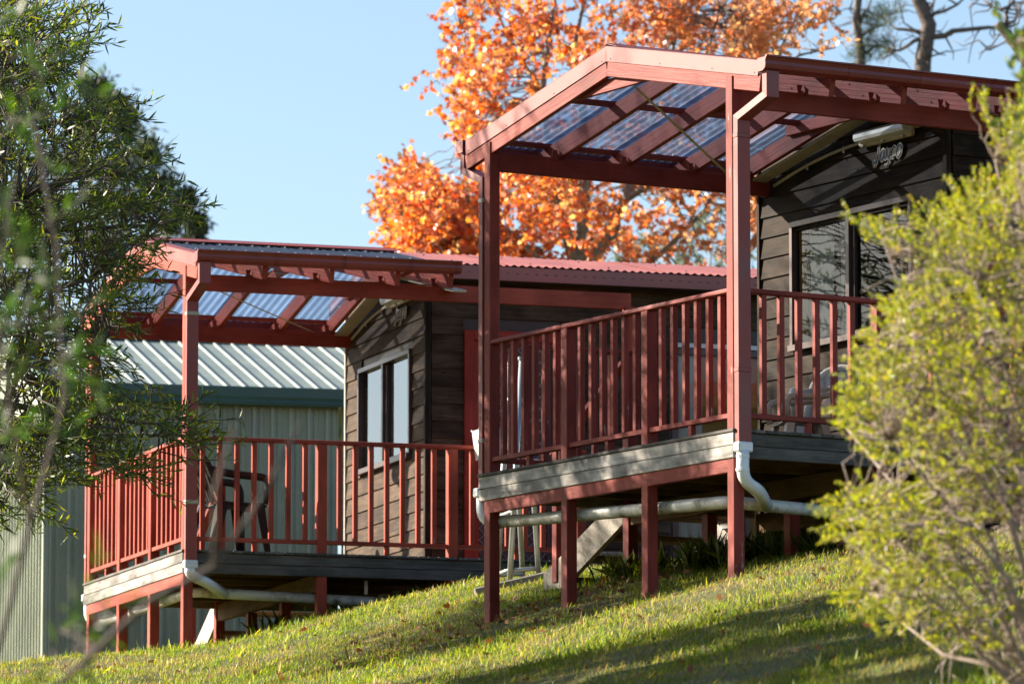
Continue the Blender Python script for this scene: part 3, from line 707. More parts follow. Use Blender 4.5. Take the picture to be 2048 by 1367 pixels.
    ST = [[(.20, .47), (.245, .485), (.31, .48)], [(.262, .475), (.225, .30), (.185, .12), (.145, -.01), (.09, -.075), (.04, -.06), (.025, -.01), (.055, .03), (.08, .01)],
          arc(.335, .12, .055, .105, 60, 400), [(.425, .235), (.40, .10), (.395, .03), (.43, .02), (.455, .06)],
          [(.465, .19), (.495, .235), (.49, .12), (.49, .03), (.53, .03), (.57, .09)], [(.615, .235), (.585, .08), (.545, -.06), (.495, -.13), (.445, -.12), (.435, -.07)],
          arc(.70, .125, .055, .11, 50, 300), arc(.885, .13, .075, .125, 0, 360)]
    ptsE = [T(a, b2) for a, b2 in ST[1]]
    V = []; F = []
    for s in ST:
        for rad, store in ((.0165, None),):
            v_, f_ = sweep_geo([T(a, b2) for a, b2 in s], rad, 8); o_ = len(V)
            V += [Vector((UW - .014 + (p.x - (UW - .018)) * .22, p.y, p.z)) for p in v_]; F += [tuple(i + o_ for i in f) for f in f_]
    for a in np.arange(.3, .93, .06):
        v_, f_ = sweep_geo([T(a, .04), T(a + .02, .23)], .012, 6); o_ = len(V); V += [Vector((UW - .014 + (p.x - (UW - .018)) * .2, p.y, p.z)) for p in v_]; F += [tuple(i + o_ for i in f) for f in f_]
    em = link('emblem', mesh('emblem', V, F), M['cream'], root)
    V = []; F = []
    for i, s in enumerate(ST):
        rr = [.0068 if 0 < j < len(s) - 1 else .004 for j in range(len(s))]
        v_, f_ = sweep_geo([T(a, b2, .004) for a, b2 in s], rr, 8); o_ = len(V)
        V += [Vector((UW - .0185 + (p.x - (UW - .022)) * .3, p.y, p.z)) for p in v_]; F += [tuple(i2 + o_ for i2 in f) for f in f_]
    link('lettering', mesh('lettering', V, F), M['navy'], em)
    return root

verandah(NEAR, dict(b0=.117, bp=.149, corner_mat='red_peel', corner_label='corner post with paint peeling to grey wood', side_rim='deck', pale_strap=False, drop=0.02, pipe_end=2.3, pn_bot=-1.075),
         'nearer red timber verandah on stilts with grey weathered deck edge, right of the picture')
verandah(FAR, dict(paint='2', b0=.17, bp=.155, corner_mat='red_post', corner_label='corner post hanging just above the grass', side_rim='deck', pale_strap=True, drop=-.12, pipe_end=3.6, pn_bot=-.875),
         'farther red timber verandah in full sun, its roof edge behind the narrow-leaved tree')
cabin(NEAR, dict(glass='glass', wallmat='wall', front_bottom=-.75, pale_corner=False, curtains=[(3.03, 2.90, 2.560, 1.06, 2.0, 'ochre', 3, .010), (2.90, 2.56, 2.575, 1.06, 2.0, 'curtain', 5, .016), (2.47, 2.40, 2.565, 1.06, 2.0, 'curtain', 1, .016), (2.38, 2.30, 2.57, 1.06, 2.0, 'ochre', 2, .012), (1.70, 1.46, 2.58, 1.06, 2.0, 'ochre', 4, .012)]),
      'nearer black weatherboard cabin half hidden by the bright green bush')
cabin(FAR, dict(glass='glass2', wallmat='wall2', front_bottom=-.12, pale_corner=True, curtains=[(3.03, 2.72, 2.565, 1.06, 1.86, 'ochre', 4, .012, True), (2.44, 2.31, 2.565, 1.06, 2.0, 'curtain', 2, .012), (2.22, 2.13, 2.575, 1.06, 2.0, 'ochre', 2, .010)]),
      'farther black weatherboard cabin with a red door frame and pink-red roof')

def loc(pose, u, v, w):
    x, y, z, r = pose; return Vector((x + math.cos(r) * u - math.sin(r) * v, y + math.sin(r) * u + math.cos(r) * v, z + w))

# ------------------------------------------------------------------ steps
def steps(pose, label, drop):
    p = loc(pose, 1.83, 3.52, 0); g = float(gh(p.x, p.y)); base = loc(pose, 1.83, 3.52, 0); base.z = g
    root = thing('deck_steps', label, 'steps', base, pose[3], 'timber steps beside the verandahs')
    top = pose[2] - g
    A = lambda u, v, w: Vector((u, v, top + w))
    run = 1.0
    for u in (-.53, .53):
        V = []; prof = [(0, -.06), (0, -.30), (run - .12, -drop + .0), (run + .16, -drop + .0), (run + .16, -drop + .13)]
        V = [A(u - .022, a, b) for a, b in prof] + [A(u + .022, a, b) for a, b in prof]; n = 5
        F = [tuple(range(n)), tuple(range(2 * n - 1, n - 1, -1))] + [(i, n + i, n + (i + 1) % n, (i + 1) % n) for i in range(n)]
        link('stringer', mesh('stringer', V, F), M['pale_timber'], root)
        if u > 0: continue
        bar('handrail_post', root, A(u - .06 * (1 if u < 0 else -1) * 0 + u * .0, run - .02, -drop + .05), A(u, run - .02, .36), .07, .07, 'red', up=(1, 0, 0))
        bar('handrail', root, A(u, .0, .93), A(u, run + .05, .33), .07, .04, 'red')
    for i in range(4):
        q = (i + .7) / 4
        bar('tread', root, A(-.505, q * run + .02, -.10 - (drop - .12) * q), A(.505, q * run + .02, -.10 - (drop - .12) * q), .24, .04, 'brown', bev=.003)
        for u in (-.50, .50): bar('tread_bracket', root, A(u, q * run - .07, -.135 - (drop - .12) * q), A(u, q * run + .10, -.135 - (drop - .12) * q), .004, .05, 'zinc_screw', bev=0)
    return root
steps(NEAR, 'pale timber steps behind the nearer verandah, by tall grass', .72)
steps(FAR, 'timber steps behind the farther verandah, against the green shed', .80)

# concrete path edge and footing
ka = at(950, 1172, 48.6); kb = at(1150, 1132, 48.6); ka.z = float(gh(ka.x, ka.y)) + .005; kb.z = float(gh(kb.x, kb.y)) + .005
o = bar('concrete_kerb', None, ka, kb, .4, .10, 'concrete', bev=.012)
tag(o, 'rough concrete kerb in the grass between the two cabins', 'kerb')
q = at(1200, 1150, 48.3); g = float(gh(q.x, q.y))
o = bar('concrete_footing', None, Vector((q.x - .16, q.y, g + .02)), Vector((q.x + .26, q.y + .1, g + .02)), .45, .22, 'concrete', bev=.015)
tag(o, 'small concrete footing block at the foot of the pale steps', 'footing')

# ------------------------------------------------------------------ grey tubular folding frame
def ladder():
    a = at(1012, 1158, 49.2); gz = float(gh(a.x, a.y)); root = thing('folding_frame', 'grey tubular metal trestle frame standing behind the nearer verandah post', 'trestle frame', (a.x + .10, a.y, gz - .03), .25)
    for sy, off in ((-1, 0), (1, 0)):
        tube('leg', root, [(-.13, .22 * sy, 0), (-.02, .20 * sy, 1.86)], .024, 'tube_metal', 10)
        tube('leg', root, [(.11, .26 * sy, .02), (.0, .21 * sy, 1.86)], .022, 'tube_metal', 10)
        tube('rung', root, [(-.122, .21 * sy, .13), (.104, .25 * sy, .15)], .018, 'tube_metal', 8)
    for z in (.14, .62, 1.1, 1.58): tube('rung', root, [(-.13 + .11 * z / 1.86, -.22, z), (-.13 + .11 * z / 1.86, .22, z)], .016, 'tube_metal', 8)
    bar('top_cap', root, (-.01, -.22, 1.87), (-.01, .22, 1.87), .08, .03, 'tube_metal')
ladder()

# white box planter on the far railing
p = loc(FAR, 2.765, -.02, .86)
pr = thing('hanging_trough', 'small white plastic trough hooked over the farther verandah rail', 'trough', p, FAR[3])
V = [(-.10, -.14, 0), (.10, -.14, 0), (.10, .0, 0), (-.10, 0, 0), (-.13, -.19, .26), (.13, -.19, .26), (.13, .02, .26), (-.13, .02, .26), (-.118, -.178, .25), (.118, -.178, .25), (.118, .008, .25), (-.118, .008, .25), (-.09, -.13, .02), (.09, -.13, .02), (.09, -.01, .02), (-.09, -.01, .02)]
F = [(0, 3, 2, 1), (0, 1, 5, 4), (1, 2, 6, 5), (2, 3, 7, 6), (3, 0, 4, 7), (4, 5, 9, 8), (5, 6, 10, 9), (6, 7, 11, 10), (7, 4, 8, 11), (8, 9, 13, 12), (9, 10, 14, 13), (10, 11, 15, 14), (11, 8, 12, 15), (12, 13, 14, 15)]
link('box', mesh('box', V, F), M['white_plastic'], pr)
for x_ in (-.08, .08): bar('hook', pr, (x_, .02, .25), (x_, .10, .25), .02, .006, 'white_plastic', bev=.001)
bar('rim', pr, (-.135, -.195, .265), (.135, -.195, .265), .02, .018, 'white_plastic', bev=.003); bar('rim', pr, (-.135, .022, .265), (.135, .022, .265), .02, .018, 'white_plastic', bev=.003)

# ------------------------------------------------------------------ plastic chairs
def chair(label, mat, p, rz, s=1.0, fan=False):
    root = thing('plastic_chair', label, 'chair', p, rz); root.scale = (s, s, s)
    # front is +x
    def shell(name, grid, th=.012):
        n = len(grid[0]); V = [Vector(q) for row in grid for q in row]; F = []
        for j in range(len(grid) - 1):
            for i in range(n - 1): k = j * n + i; F.append((k, k + 1, k + n + 1, k + n))
        me = mesh(name, V, F); o = link(name, me, M[mat], root, True); md = o.modifiers.new('t', 'SOLIDIFY'); md.thickness = th; md.offset = 0; return o
    shell('seat', [[(x_, y_, .43 - .02 * math.sin(math.pi * (y_ + .22) / .44) + .03 * ((x_ - .0) / .25) ** 2 * (1 if x_ > 0 else .2) * -.4) for y_ in np.linspace(-.22, .22, 9)] for x_ in np.linspace(-.20, .25, 9)], .018)
    bh = .90 if fan else .80
    # legs: angled channels
    for sx, sy in ((1, 1), (1, -1), (-1, 1), (-1, -1)):
        top = Vector((.22 if sx > 0 else -.20, .235 * sy, .44)); ft = Vector((.27 if sx > 0 else -.30, .265 * sy, 0))
        V = []; w = .05
        for q, ww_ in ((top, .085), (ft, .055)):
            V += [q + Vector((-sx * ww_, 0, 0)), q + Vector((0, 0, 0)), q + Vector((0, -sy * ww_, 0)), q + Vector((-sx * .008, -sy * ww_, 0)), q + Vector((-sx * .008, -sy * .008, 0)), q + Vector((-sx * ww_, -sy * .008, 0))]
        F = [(i, (i + 1) % 6, 6 + (i + 1) % 6, 6 + i) for i in range(6)] + [(0, 1, 2, 3, 4, 5), (11, 10, 9, 8, 7, 6)]
        link('leg', mesh('leg', V, F), M[mat], root)
    # back: arch frame with slats
    arch = []
    for i in range(13):
        a = math.pi * i / 12; arch.append((-.20 - .16 * (.43 + (bh - .43) * (math.sin(a) ** .6 if math.sin(a) > 0 else 0) - .43) / .4, .24 * math.cos(a) * (1 if not fan else 1.08), .44 + (bh - .44) * (max(0, math.sin(a)) ** .55)))
    V, F = sweep_geo(arch, .032, 8); link('back_frame', mesh('back_frame', V, F), M[mat], root, True)
    for i in range(7):
        y_ = -.165 + .055 * i; tz = .44 + (bh - .44) * (max(0, 1 - (y_ / .24) ** 2) ** .3) - .02
        bar('back_slat', root, (-.20, y_ * .85, .44), (-.20 - .16 * (tz - .43) / .4, y_, tz), .036, .010, mat, up=(1, 0, 0), bev=.002)
    bar('back_panel', root, (-.352 if not fan else -.36, -.17, bh - .085), (-.352 if not fan else -.36, .17, bh - .085), .012, .09, mat, bev=.004)
    for sy in (1, -1):
        pts = bend([(-.30, .235 * sy, .70), (-.10, .275 * sy, .665), (.20, .275 * sy, .655), (.245, .265 * sy, .60), (.235, .245 * sy, .43)], .06, 5)
        V, F = sweep_geo(pts, .034, 8); V = [Vector((p_.x, p_.y, p_.z)) for p_ in V]
        link('armrest', mesh('armrest', V, F), M[mat], root, True)
    return root
chair('dark brown plastic armchair behind the far railing corner', 'dark_plastic', loc(FAR, .55, .5, 0), FAR[3] + .2, 1.04, True)
chair('low beige plastic chair nearest the corner post of the nearer verandah', 'beige_plastic', loc(NEAR, 1.72, 1.75, 0), NEAR[3] + 2.9, .74)
chair('beige plastic armchair partly behind the green bush', 'beige_plastic', loc(NEAR, 2.02, 1.45, 0), NEAR[3] + 3.3, .84)
chair('white fan-backed plastic chair behind the beige chairs', 'pale_plastic', loc(NEAR, 2.20, 2.05, 0), NEAR[3] + 3.9, .92, True)

# ------------------------------------------------------------------ shed
def shed():
    D = 64.0; c = at(90, 1337, D); R = 0.234
    root = thing('metal_shed', 'pale green ribbed metal shed with dark green gutter behind the left verandah', 'shed', (c.x, c.y, c.z - .25), R)
    hw = 7.885 - c.z + .25 - .19
    wl, wd_ = 9.0, 6.2
    rib = [(0, 0), (.06, 0), (.10, 1), (.24, 1), (.28, 0), (.45, 0), (.48, .35), (.52, .35), (.55, 0), (.72, 0), (.75, .35), (.79, .35), (.82, 0)]
    def wall(name, O, a, n, width):
        a = Vector(a); xs = []; hs = []; x = 0
        while x < width - 1e-6:
            for fx, h in rib:
                if x + fx * .2 <= width: xs.append(x + fx * .2); hs.append(h * .042)
            x += .2
        V = [Vector(O) + a * x_ + Vector(n) * h_ for x_, h_ in zip(xs, hs)]; k = len(V); V += [p + Vector((0, 0, hw)) for p in V]
        return link(name, mesh(name, V, [(i, i + 1, k + i + 1, k + i) for i in range(k - 1)]), M['shed'], root)
    for i in range(6): wall('wall_sheet', (i * 1.6, 0, 0), (1, 0, 0), (0, -1, 0), 1.6)
    for i in range(5): wall('wall_sheet', (0, i * 1.4, 0), (0, 1, 0), (-1, 0, 0), 1.4)
    bar('corner_flashing', root, (-.012, -.012, 0), (-.012, -.012, hw), .06, .06, 'shed', up=(1, 0, 0), bev=.006)
    # roof
    pr_ = [(0, 0), (.06, 0), (.11, 1), (.21, 1), (.26, 0)]
    sl = .29; half = 3.1
    for i in range(7):
        corr_sheet('roof_sheet', root, (-.1 + i * 1.4, half, hw + .19 + sl * (half + .08)), (1, 0, 0), (0, -half - .08, -sl * (half + .08)), 1.4, (half + .08) * math.sqrt(1 + sl * sl), .2, .019, 'shed_roof', prof=pr_, smooth=False)
    corr_sheet('roof_sheet', root, (-.1, half, hw + .19 + sl * (half + .08)), (1, 0, 0), (0, half + .08, -sl * (half + .08)), 9.7, (half + .08) * math.sqrt(1 + sl * sl), .2, .019, 'shed_roof', prof=pr_, smooth=False)
    prism('ridge_cap', root, (-.12, half, hw + .22 + sl * (half + .08)), (9.6, half, hw + .22 + sl * (half + .08)), [(-.2, -.2 * sl), (0, .01), (.2, -.2 * sl), (.2, -.2 * sl + .02), (0, .035), (-.2, -.2 * sl + .02)], 'shed_roof')
    prism('gutter', root, (-.1, -.02, hw), (9.6, -.02, hw), [(0, 0), (-.13, 0), (-.14, .03), (-.13, .06), (-.14, .09), (-.14, .19), (-.125, .2), (-.125, .05), (0, .05)], 'shed_green')
    # gable infill and barge on the left end
    V = [(-.002, 0, hw), (-.002, 2 * half, hw), (-.002, half, hw + .18 + sl * half)]; link('gable_end', mesh('gable_end', V, [(0, 1, 2)]), M['shed'], root)
    for s in (0, 2 * half): bar('barge_capping', root, (-.05, s, hw + .2), (-.05, half, hw + .24 + sl * half), .07, .16, 'shed_green', bev=.004)
    bar('floor_slab', root, (-.1, 3, -.1), (9.5, 3, -.1), 6.3, .24, 'concrete', bev=.01)
shed()
q = at(92, 1340, 63.2); o = bar('concrete_block', None, q + Vector((-.1, 0, -.02)), q + Vector((.14, .1, -.02)), .14, .14, 'white_plastic', bev=.01); tag(o, 'pale block on the ground at the shed corner', 'block')

# ------------------------------------------------------------------ foliage helpers
def set_col(me, col):
    a = me.color_attributes.new('col', 'FLOAT_COLOR', 'POINT')
    a.data.foreach_set('color', np.concatenate([col, np.ones((len(col), 1))], 1).astype(np.float32).ravel())
def unit(a): return a / np.maximum(np.linalg.norm(a, axis=-1, keepdims=True), 1e-9)
SHAPES = {
 'lance': (np.array([(0, 0), (.3, .5), (.65, .42), (1, 0), (.65, -.42), (.3, -.5)]), .06),
 'kite': (np.array([(0, 0), (.45, .5), (1, 0), (.45, -.5)]), .10),
 'maple': (np.array([(0, 0), (.10, .30), (.42, .55), (.40, .22), (.78, .40), (.66, .14), (1, 0), (.66, -.14), (.78, -.40), (.40, -.22), (.42, -.55), (.10, -.30)]), .12),
 'blade': (np.array([(0, -.5), (0, .5), (.6, .32), (1, 0), (.6, -.32)]), .0)}
def leaves(name, P, A, S, L, W, col, shape, mat, parent=None, kind=None, curl=.12):
    sh, fold = SHAPES[shape]; n = len(P); k = len(sh)
    A = unit(A); S = unit(S - A * (A * S).sum(-1, keepdims=True)); Nn = np.cross(A, S)
    L = np.broadcast_to(L, (n,)); W = np.broadcast_to(W, (n,))
    t = sh[:, 0][None, :, None]; s = sh[:, 1][None, :, None]
    V = P[:, None, :] + A[:, None, :] * t * L[:, None, None] + S[:, None, :] * s * W[:, None, None] \
        + Nn[:, None, :] * (np.abs(s) * fold * 2 * W[:, None, None] - curl * t ** 2 * L[:, None, None])
    F = np.arange(n * k).reshape(n, k)
    me = np_mesh(name, V.reshape(-1, 3), F); set_col(me, np.repeat(col, k, 0))
    o = link(name, me, M[mat], parent)
    if kind: o['kind'] = kind
    return o
def tubes_mesh(lst, name, mat, parent, n=5, smooth=True):
    V = []; F = []
    for pts, rad in lst:
        v, f = sweep_geo(pts, rad, n); o_ = len(V); V += v; F += [tuple(i + o_ for i in q) for q in f]
    return link(name, mesh(name, V, F), M[mat], parent, smooth)
def in_poly(x, y, poly):
    c = np.zeros(len(x), bool); j = len(poly) - 1
    for i in range(len(poly)):
        xi, yi = poly[i]; xj, yj = poly[j]
        c ^= ((yi > y) != (yj > y)) & (x < (xj - xi) * (y - yi) / (yj - yi + 1e-9) + xi); j = i
    return c
def sample_poly(poly, n):
    xs = [p[0] for p in poly]; ys = [p[1] for p in poly]; ox = []; oy = []; c = 0
    while c < n:
        x = rng.uniform(min(xs), max(xs), n * 2); y = rng.uniform(min(ys), max(ys), n * 2); k = in_poly(x, y, poly); ox.append(x[k]); oy.append(y[k]); c += k.sum()
    return np.concatenate(ox)[:n], np.concatenate(oy)[:n]
def rv(n, s=1.0): return rng.normal(0, s, (n, 3))
def wiggle(p0, p1, k, amp, sag=0):
    p0 = Vector(p0); p1 = Vector(p1); L_ = (p1 - p0).length; out = []
    for i in range(k + 1):
        q = i / k; p = p0.lerp(p1, q)
        if 0 < i < k: p = p + Vector(rng.normal(0, amp * L_, 3)) + Vector((0, 0, -sag * L_ * math.sin(q * math.pi)))
        out.append(p)
    return out
def pal(n, cols, w=None, jit=.15):
    cols = np.array(cols, float); i = rng.choice(len(cols), n, p=w); c = cols[i]
    return np.clip(c * (1 + rng.normal(0, jit, (n, 1))) * (1 + rng.normal(0, jit * .4, (n, 3))), .002, 1)

# ------------------------------------------------------------------ trees with sprays of leaves on twigs
def spray_tree(name, label, cat, base, limbs, sprig_pos, sprig_out, leaf_per, leaf_len, leaf_w, twig_len, cols, w, shape, leafmat, barkmat, limb_r=.05, twig_r=.006, connect=True, ratio=.5, group=None, droop=-.15, spread=.8, twig_n=4, con_max=99):
    root = thing(name, label, cat, base, 0, group); B = Vector(base)
    T = []
    lp = []
    for pts, r0, r1 in limbs:
        pts = [Vector(p) - B for p in pts]; n = len(pts)
        T.append((pts, [r0 + (r1 - r0) * i / (n - 1) for i in range(n)])); 
        for a, b2 in zip(pts[:-1], pts[1:]):
            for q in np.linspace(0, 1, 6): lp.append(a.lerp(b2, q))
    tubes_mesh(T, 'trunk', barkmat, root, 7)
    lpn = np.array([tuple(p) for p in lp])
    ns = len(sprig_pos); SPp = sprig_pos - np.array(B)
    out = unit(sprig_out); TW = []
    Ps = []; As = []; Ss = []
    for i in range(ns):
        st = SPp[i]; d = out[i]; tl = twig_len * rng.uniform(.6, 1.3)
        p0 = Vector(st); p1 = Vector(st + d * tl); mid = (p0 + p1) / 2 + Vector(rng.normal(0, .05 * tl, 3)) + Vector((0, 0, .04 * tl))
        tw = [p0, mid, p1]
        TW.append((tw, [twig_r, twig_r * .8, twig_r * .4]))
        m = leaf_per + rng.integers(-3, 4)
        tq = np.linspace(.1, 1, max(3, m)) ; m = len(tq)
        a = np.array(p0); b2 = np.array(mid); c = np.array(p1)
        pos = np.where((tq < .5)[:, None], a + (b2 - a) * (tq * 2)[:, None], b2 + (c - b2) * (tq * 2 - 1)[:, None])
        side = unit(rv(m) - 0); ax = unit(d[None, :] * ratio + side * spread + np.array([0, 0, -droop]) * 0 + np.array([0, 0, droop]))
        Ps.append(pos); As.append(ax); Ss.append(rv(m))
        if connect:
            dd = np.linalg.norm(lpn - st, axis=1); j = dd.argmin()
            if dd[j] < con_max:
                TW.append((wiggle(lp[j], p0, 4, .05), [twig_r * 1.8, twig_r * 1.6, twig_r * 1.4, twig_r * 1.2, twig_r]))
    tubes_mesh(TW, 'twigs', barkmat, root, twig_n)['kind'] = 'stuff'
    P_ = np.concatenate(Ps); A_ = np.concatenate(As); S_ = np.concatenate(Ss); n = len(P_)
    leaves('crown', P_, A_, S_, leaf_len * rng.uniform(.65, 1.2, n), leaf_w * rng.uniform(.7, 1.2, n), pal(n, cols, w), shape, leafmat, root, 'stuff')
    return root

# left narrow-leaved tree (trunk just outside the picture)
polyL = [(-60, -40), (150, -40), (200, 20), (228, 70), (150, 130), (170, 190), (250, 195), (310, 200), (280, 260), (350, 280), (345, 330), (320, 360), (425, 400), (430, 440), (330, 470), (300, 520), (320, 560), (280, 600), (200, 640), (240, 700), (270, 760), (310, 800), (425, 830), (435, 870), (330, 900), (300, 940), (250, 960), (160, 920), (130, 1000), (90, 1060), (-60, 1080)]
base = Vector((-6.3, 45.2, float(gh(-6.3, 45.2)) - .1))
fork = [base, base + Vector((.15, -.1, 1.6)), base + Vector((.1, -.2, 3.0))]
limbs = [(fork, .14, .09)]
targets = [((60, 120), 44.5), ((180, 220), 45.5), ((260, 330), 44.8), ((300, 450), 45.5), ((180, 560), 44), ((200, 700), 45), ((330, 850), 45.2), ((120, 880), 44.2), ((20, 700), 45.6), ((40, 400), 44)]
for (tx, ty), D in targets:
    p = at(tx, ty, D); st = fork[1].lerp(fork[2], rng.uniform(.1, 1)) if ty > 500 else fork[2]
    mid = st.lerp(p, .5) + Vector((0, 0, .12 * (p - st).length)) + Vector(rng.normal(0, .12, 3))
    limbs.append(([st, st.lerp(mid, .5) + Vector(rng.normal(0, .05, 3)), mid, mid.lerp(p, .5) + Vector(rng.normal(0, .05, 3)), p], .055, .012))
for k in range(7):
    st = fork[2]; p = base + Vector((rng.uniform(-3.2, .8), rng.uniform(-1.6, 1.6), rng.uniform(4, 7.6))); mid = st.lerp(p, .5) + Vector(rng.normal(0, .2, 3)); limbs.append(([st, mid, p], .06, .012))
nL = 1000
px, py = sample_poly(polyL, nL); keep = rng.uniform(0, 1, nL) < np.clip(.95 - .22 * (py > 560) - .35 * (px > 240), .3, 1); px, py = px[keep], py[keep]
D = rng.uniform(43.6, 46.6, len(px)); SPn = at_np(px, py, D)
# outside the frame: the rest of the crown
nO = 760; ext = np.stack([rng.normal(-6.2, 1.2, nO), rng.normal(43.6, 1.2, nO), rng.normal(7.7, 1.1, nO)], -1); ext = ext + np.round(ext * .8) * .12
fx = 1024 + FPX * ext[:, 0] / ext[:, 1]; ext = ext[fx < -20]
SPn = np.concatenate([SPn, ext])
ctr = np.array([-5.2, 45.1, 6.6])
outd = unit(SPn - ctr) * .8 + rv(len(SPn), .35) + np.array([.35, 0, .05])
SPn = SPn - unit(outd) * .34
xp = at_np(np.concatenate([rng.uniform(290, 375, 16), rng.uniform(150, 300, 14), rng.uniform(150, 260, 22), rng.uniform(-20, 110, 18), rng.uniform(230, 330, 8)]), np.concatenate([rng.uniform(835, 905, 16), rng.uniform(880, 960, 14), rng.uniform(530, 660, 22), rng.uniform(860, 1030, 18), rng.uniform(400, 450, 8)]), rng.uniform(44.8, 45.6, 78)); SPn = np.concatenate([SPn, xp]); outd = np.concatenate([outd, np.array([1.0, 0, .1]) + rv(78, .3)])
spray_tree('wattle_tree', 'dark green narrow-leaved tree leaning into the left side of the picture', 'tree', base, limbs, SPn, outd, 19, .11, .0155, .42,
           [(.055, .09, .016), (.085, .13, .02), (.14, .18, .028), (.27, .27, .035), (.05, .065, .03)], [.26, .27, .25, .14, .08], 'lance', 'leaf', 'bark_dark', .05, .0055, ratio=.75, spread=.95, droop=.12)

# blurred sapling close to the camera at the left edge
base = Vector((-1.76, 18.0, float(gh(-1.76, 18.0)) - .05))
stem = [base, base + Vector((.05, 0, 1.2)), at(10, 1250, 18.0), at(60, 1050, 18.1), at(130, 800, 18.1), at(115, 500, 18.1), at(70, 250, 18.0)]
limbs = [(stem, .012, .005), ([stem[3], at(20, 800, 17.7), at(-10, 600, 17.6), at(30, 350, 17.5)], .008, .004), ([at(120, 1367, 16.8), at(300, 1200, 16.8), at(430, 1130, 16.7), at(520, 1000, 16.7), at(600, 850, 16.7)], .011, .006), ([at(430, 1130, 16.7), at(430, 980, 16.7), at(470, 850, 16.6)], .009, .005),
         ([at(-40, 1500, 16.9), at(120, 1367, 16.8)], .007, .006)]
pl = [(-60, 60), (60, 80), (110, 200), (110, 330), (90, 500), (120, 560), (160, 640), (120, 760), (60, 820), (90, 560), (30, 900), (-60, 1000)]
px, py = sample_poly(pl, 40); SPn = at_np(px, py, rng.uniform(15.5, 19.5, 40))
px2, py2 = sample_poly([(-60, 1180), (120, 1150), (200, 1180), (230, 1260), (150, 1367), (-60, 1400)], 9); SPn = np.concatenate([SPn, at_np(px2, py2, np.full(9, 17.0))])
spray_tree('sapling', 'blurred green sapling close to the camera at the left edge', 'sapling', base, limbs, SPn, rv(len(SPn)) + np.array([.5, 0, .4]), 9, .085, .013, .16,
           [(.04, .085, .012), (.06, .11, .015), (.035, .06, .015)], None, 'lance', 'leaf', 'bark_dark', .01, .0025, ratio=1.0, spread=.7, droop=0, con_max=.35)

# second tree left of the picture, its shade lies across the lower lawn
base = Vector((-7.6, 37.6, float(gh(-7.6, 37.6)) - .1))
lb = [([base, base + Vector((.1, 0, 1.6)), base + Vector((.0, .1, 3.2))], .13, .08)]
for k in range(14):
    p = base + Vector((rng.uniform(-2.4, 2.6), rng.uniform(-4.6, 3.6), rng.uniform(2.6, 7.0))); st = base + Vector((0, .1, rng.uniform(1.6, 3.2))); lb.append(([st, st.lerp(p, .5) + Vector(rng.normal(0, .2, 3)), p], .05, .012))
nO = 1700; cc = np.array([tuple(l[0][-1]) for l in lb[1:]]); SPn = cc[rng.integers(0, len(cc), nO)] + rv(nO, .62)
fx = 1024 + FPX * SPn[:, 0] / SPn[:, 1]; SPn = SPn[fx < -40]
spray_tree('wattle_tree', 'narrow-leaved tree beyond the left edge whose shade streaks the lawn', 'tree', base, lb, SPn, rv(len(SPn)), 24, .20, .06, .45,
           [(.05, .085, .018), (.075, .12, .022), (.11, .155, .03)], None, 'lance', 'leaf', 'bark_dark', .05, .006, ratio=1.0)

# bright tea-tree bush at the right
base = at(2125, 1450, 27.2); base.z = float(gh(base.x, base.y)) - .05
polyR = [(2120, 150), (2030, 150), (2020, 205), (1985, 215), (1935, 185), (1915, 215), (1965, 265), (1970, 300), (2005, 345), (1950, 360), (1900, 375), (1880, 400), (1815, 425), (1800, 450), (1755, 430), (1695, 440), (1700, 465), (1760, 500), (1840, 520), (1860, 550), (1780, 580), (1745, 630), (1700, 680), (1700, 740), (1665, 800), (1640, 845), (1690, 870), (1720, 905), (1760, 930), (1840, 950), (1850, 975), (1800, 960), (1740, 975), (1710, 965), (1640, 990), (1625, 1075), (1690, 1100), (1700, 1150), (1665, 1195), (1700, 1215), (1720, 1250), (1800, 1262), (1900, 1300), (2120, 1345)]
limbs = []
for tx, ty in ((1990, 320), (1850, 470), (1760, 460), (1800, 640), (1720, 720), (1680, 840), (1780, 880), (1900, 760), (1950, 560), (2060, 420), (2080, 800), (1700, 1010), (1690, 1080), (1750, 1180), (1800, 1240), (1870, 1050), (2000, 980), (2080, 1150)):
    p = at(tx, ty, rng.uniform(26.2, 28.2)); mid = base.lerp(p, .45) + Vector((0.10 if ty < 900 else .02, rng.normal(0, .1), .04 * (p - base).length))
    limbs.append(([base + Vector(rng.normal(0, .03, 3)), base.lerp(mid, .5) + Vector(rng.normal(0, .03, 3)), mid, mid.lerp(p, .5) + Vector(rng.normal(0, .04, 3)), p], .022, .004))
nB = 2350
px, py = sample_poly(polyR, nB); px = px + 16
# gaps of grass low on the right
gap = ((px > 1930) & (py > 1040) & (py < 1180)) & (rng.uniform(0, 1, nB) < .75) | ((py > 1180) & (rng.uniform(0, 1, nB) < .55))
px, py = px[~gap], py[~gap]
D = 27.1 + rng.normal(0, .55, len(px)); SPn = at_np(px, py, D)
outd = unit(SPn - np.array(tuple(at(2080, 900, 27.3)))) * .8 + rv(len(SPn), .4) + np.array([-.25, -.15, .25])
SPn = SPn - unit(outd) * .08
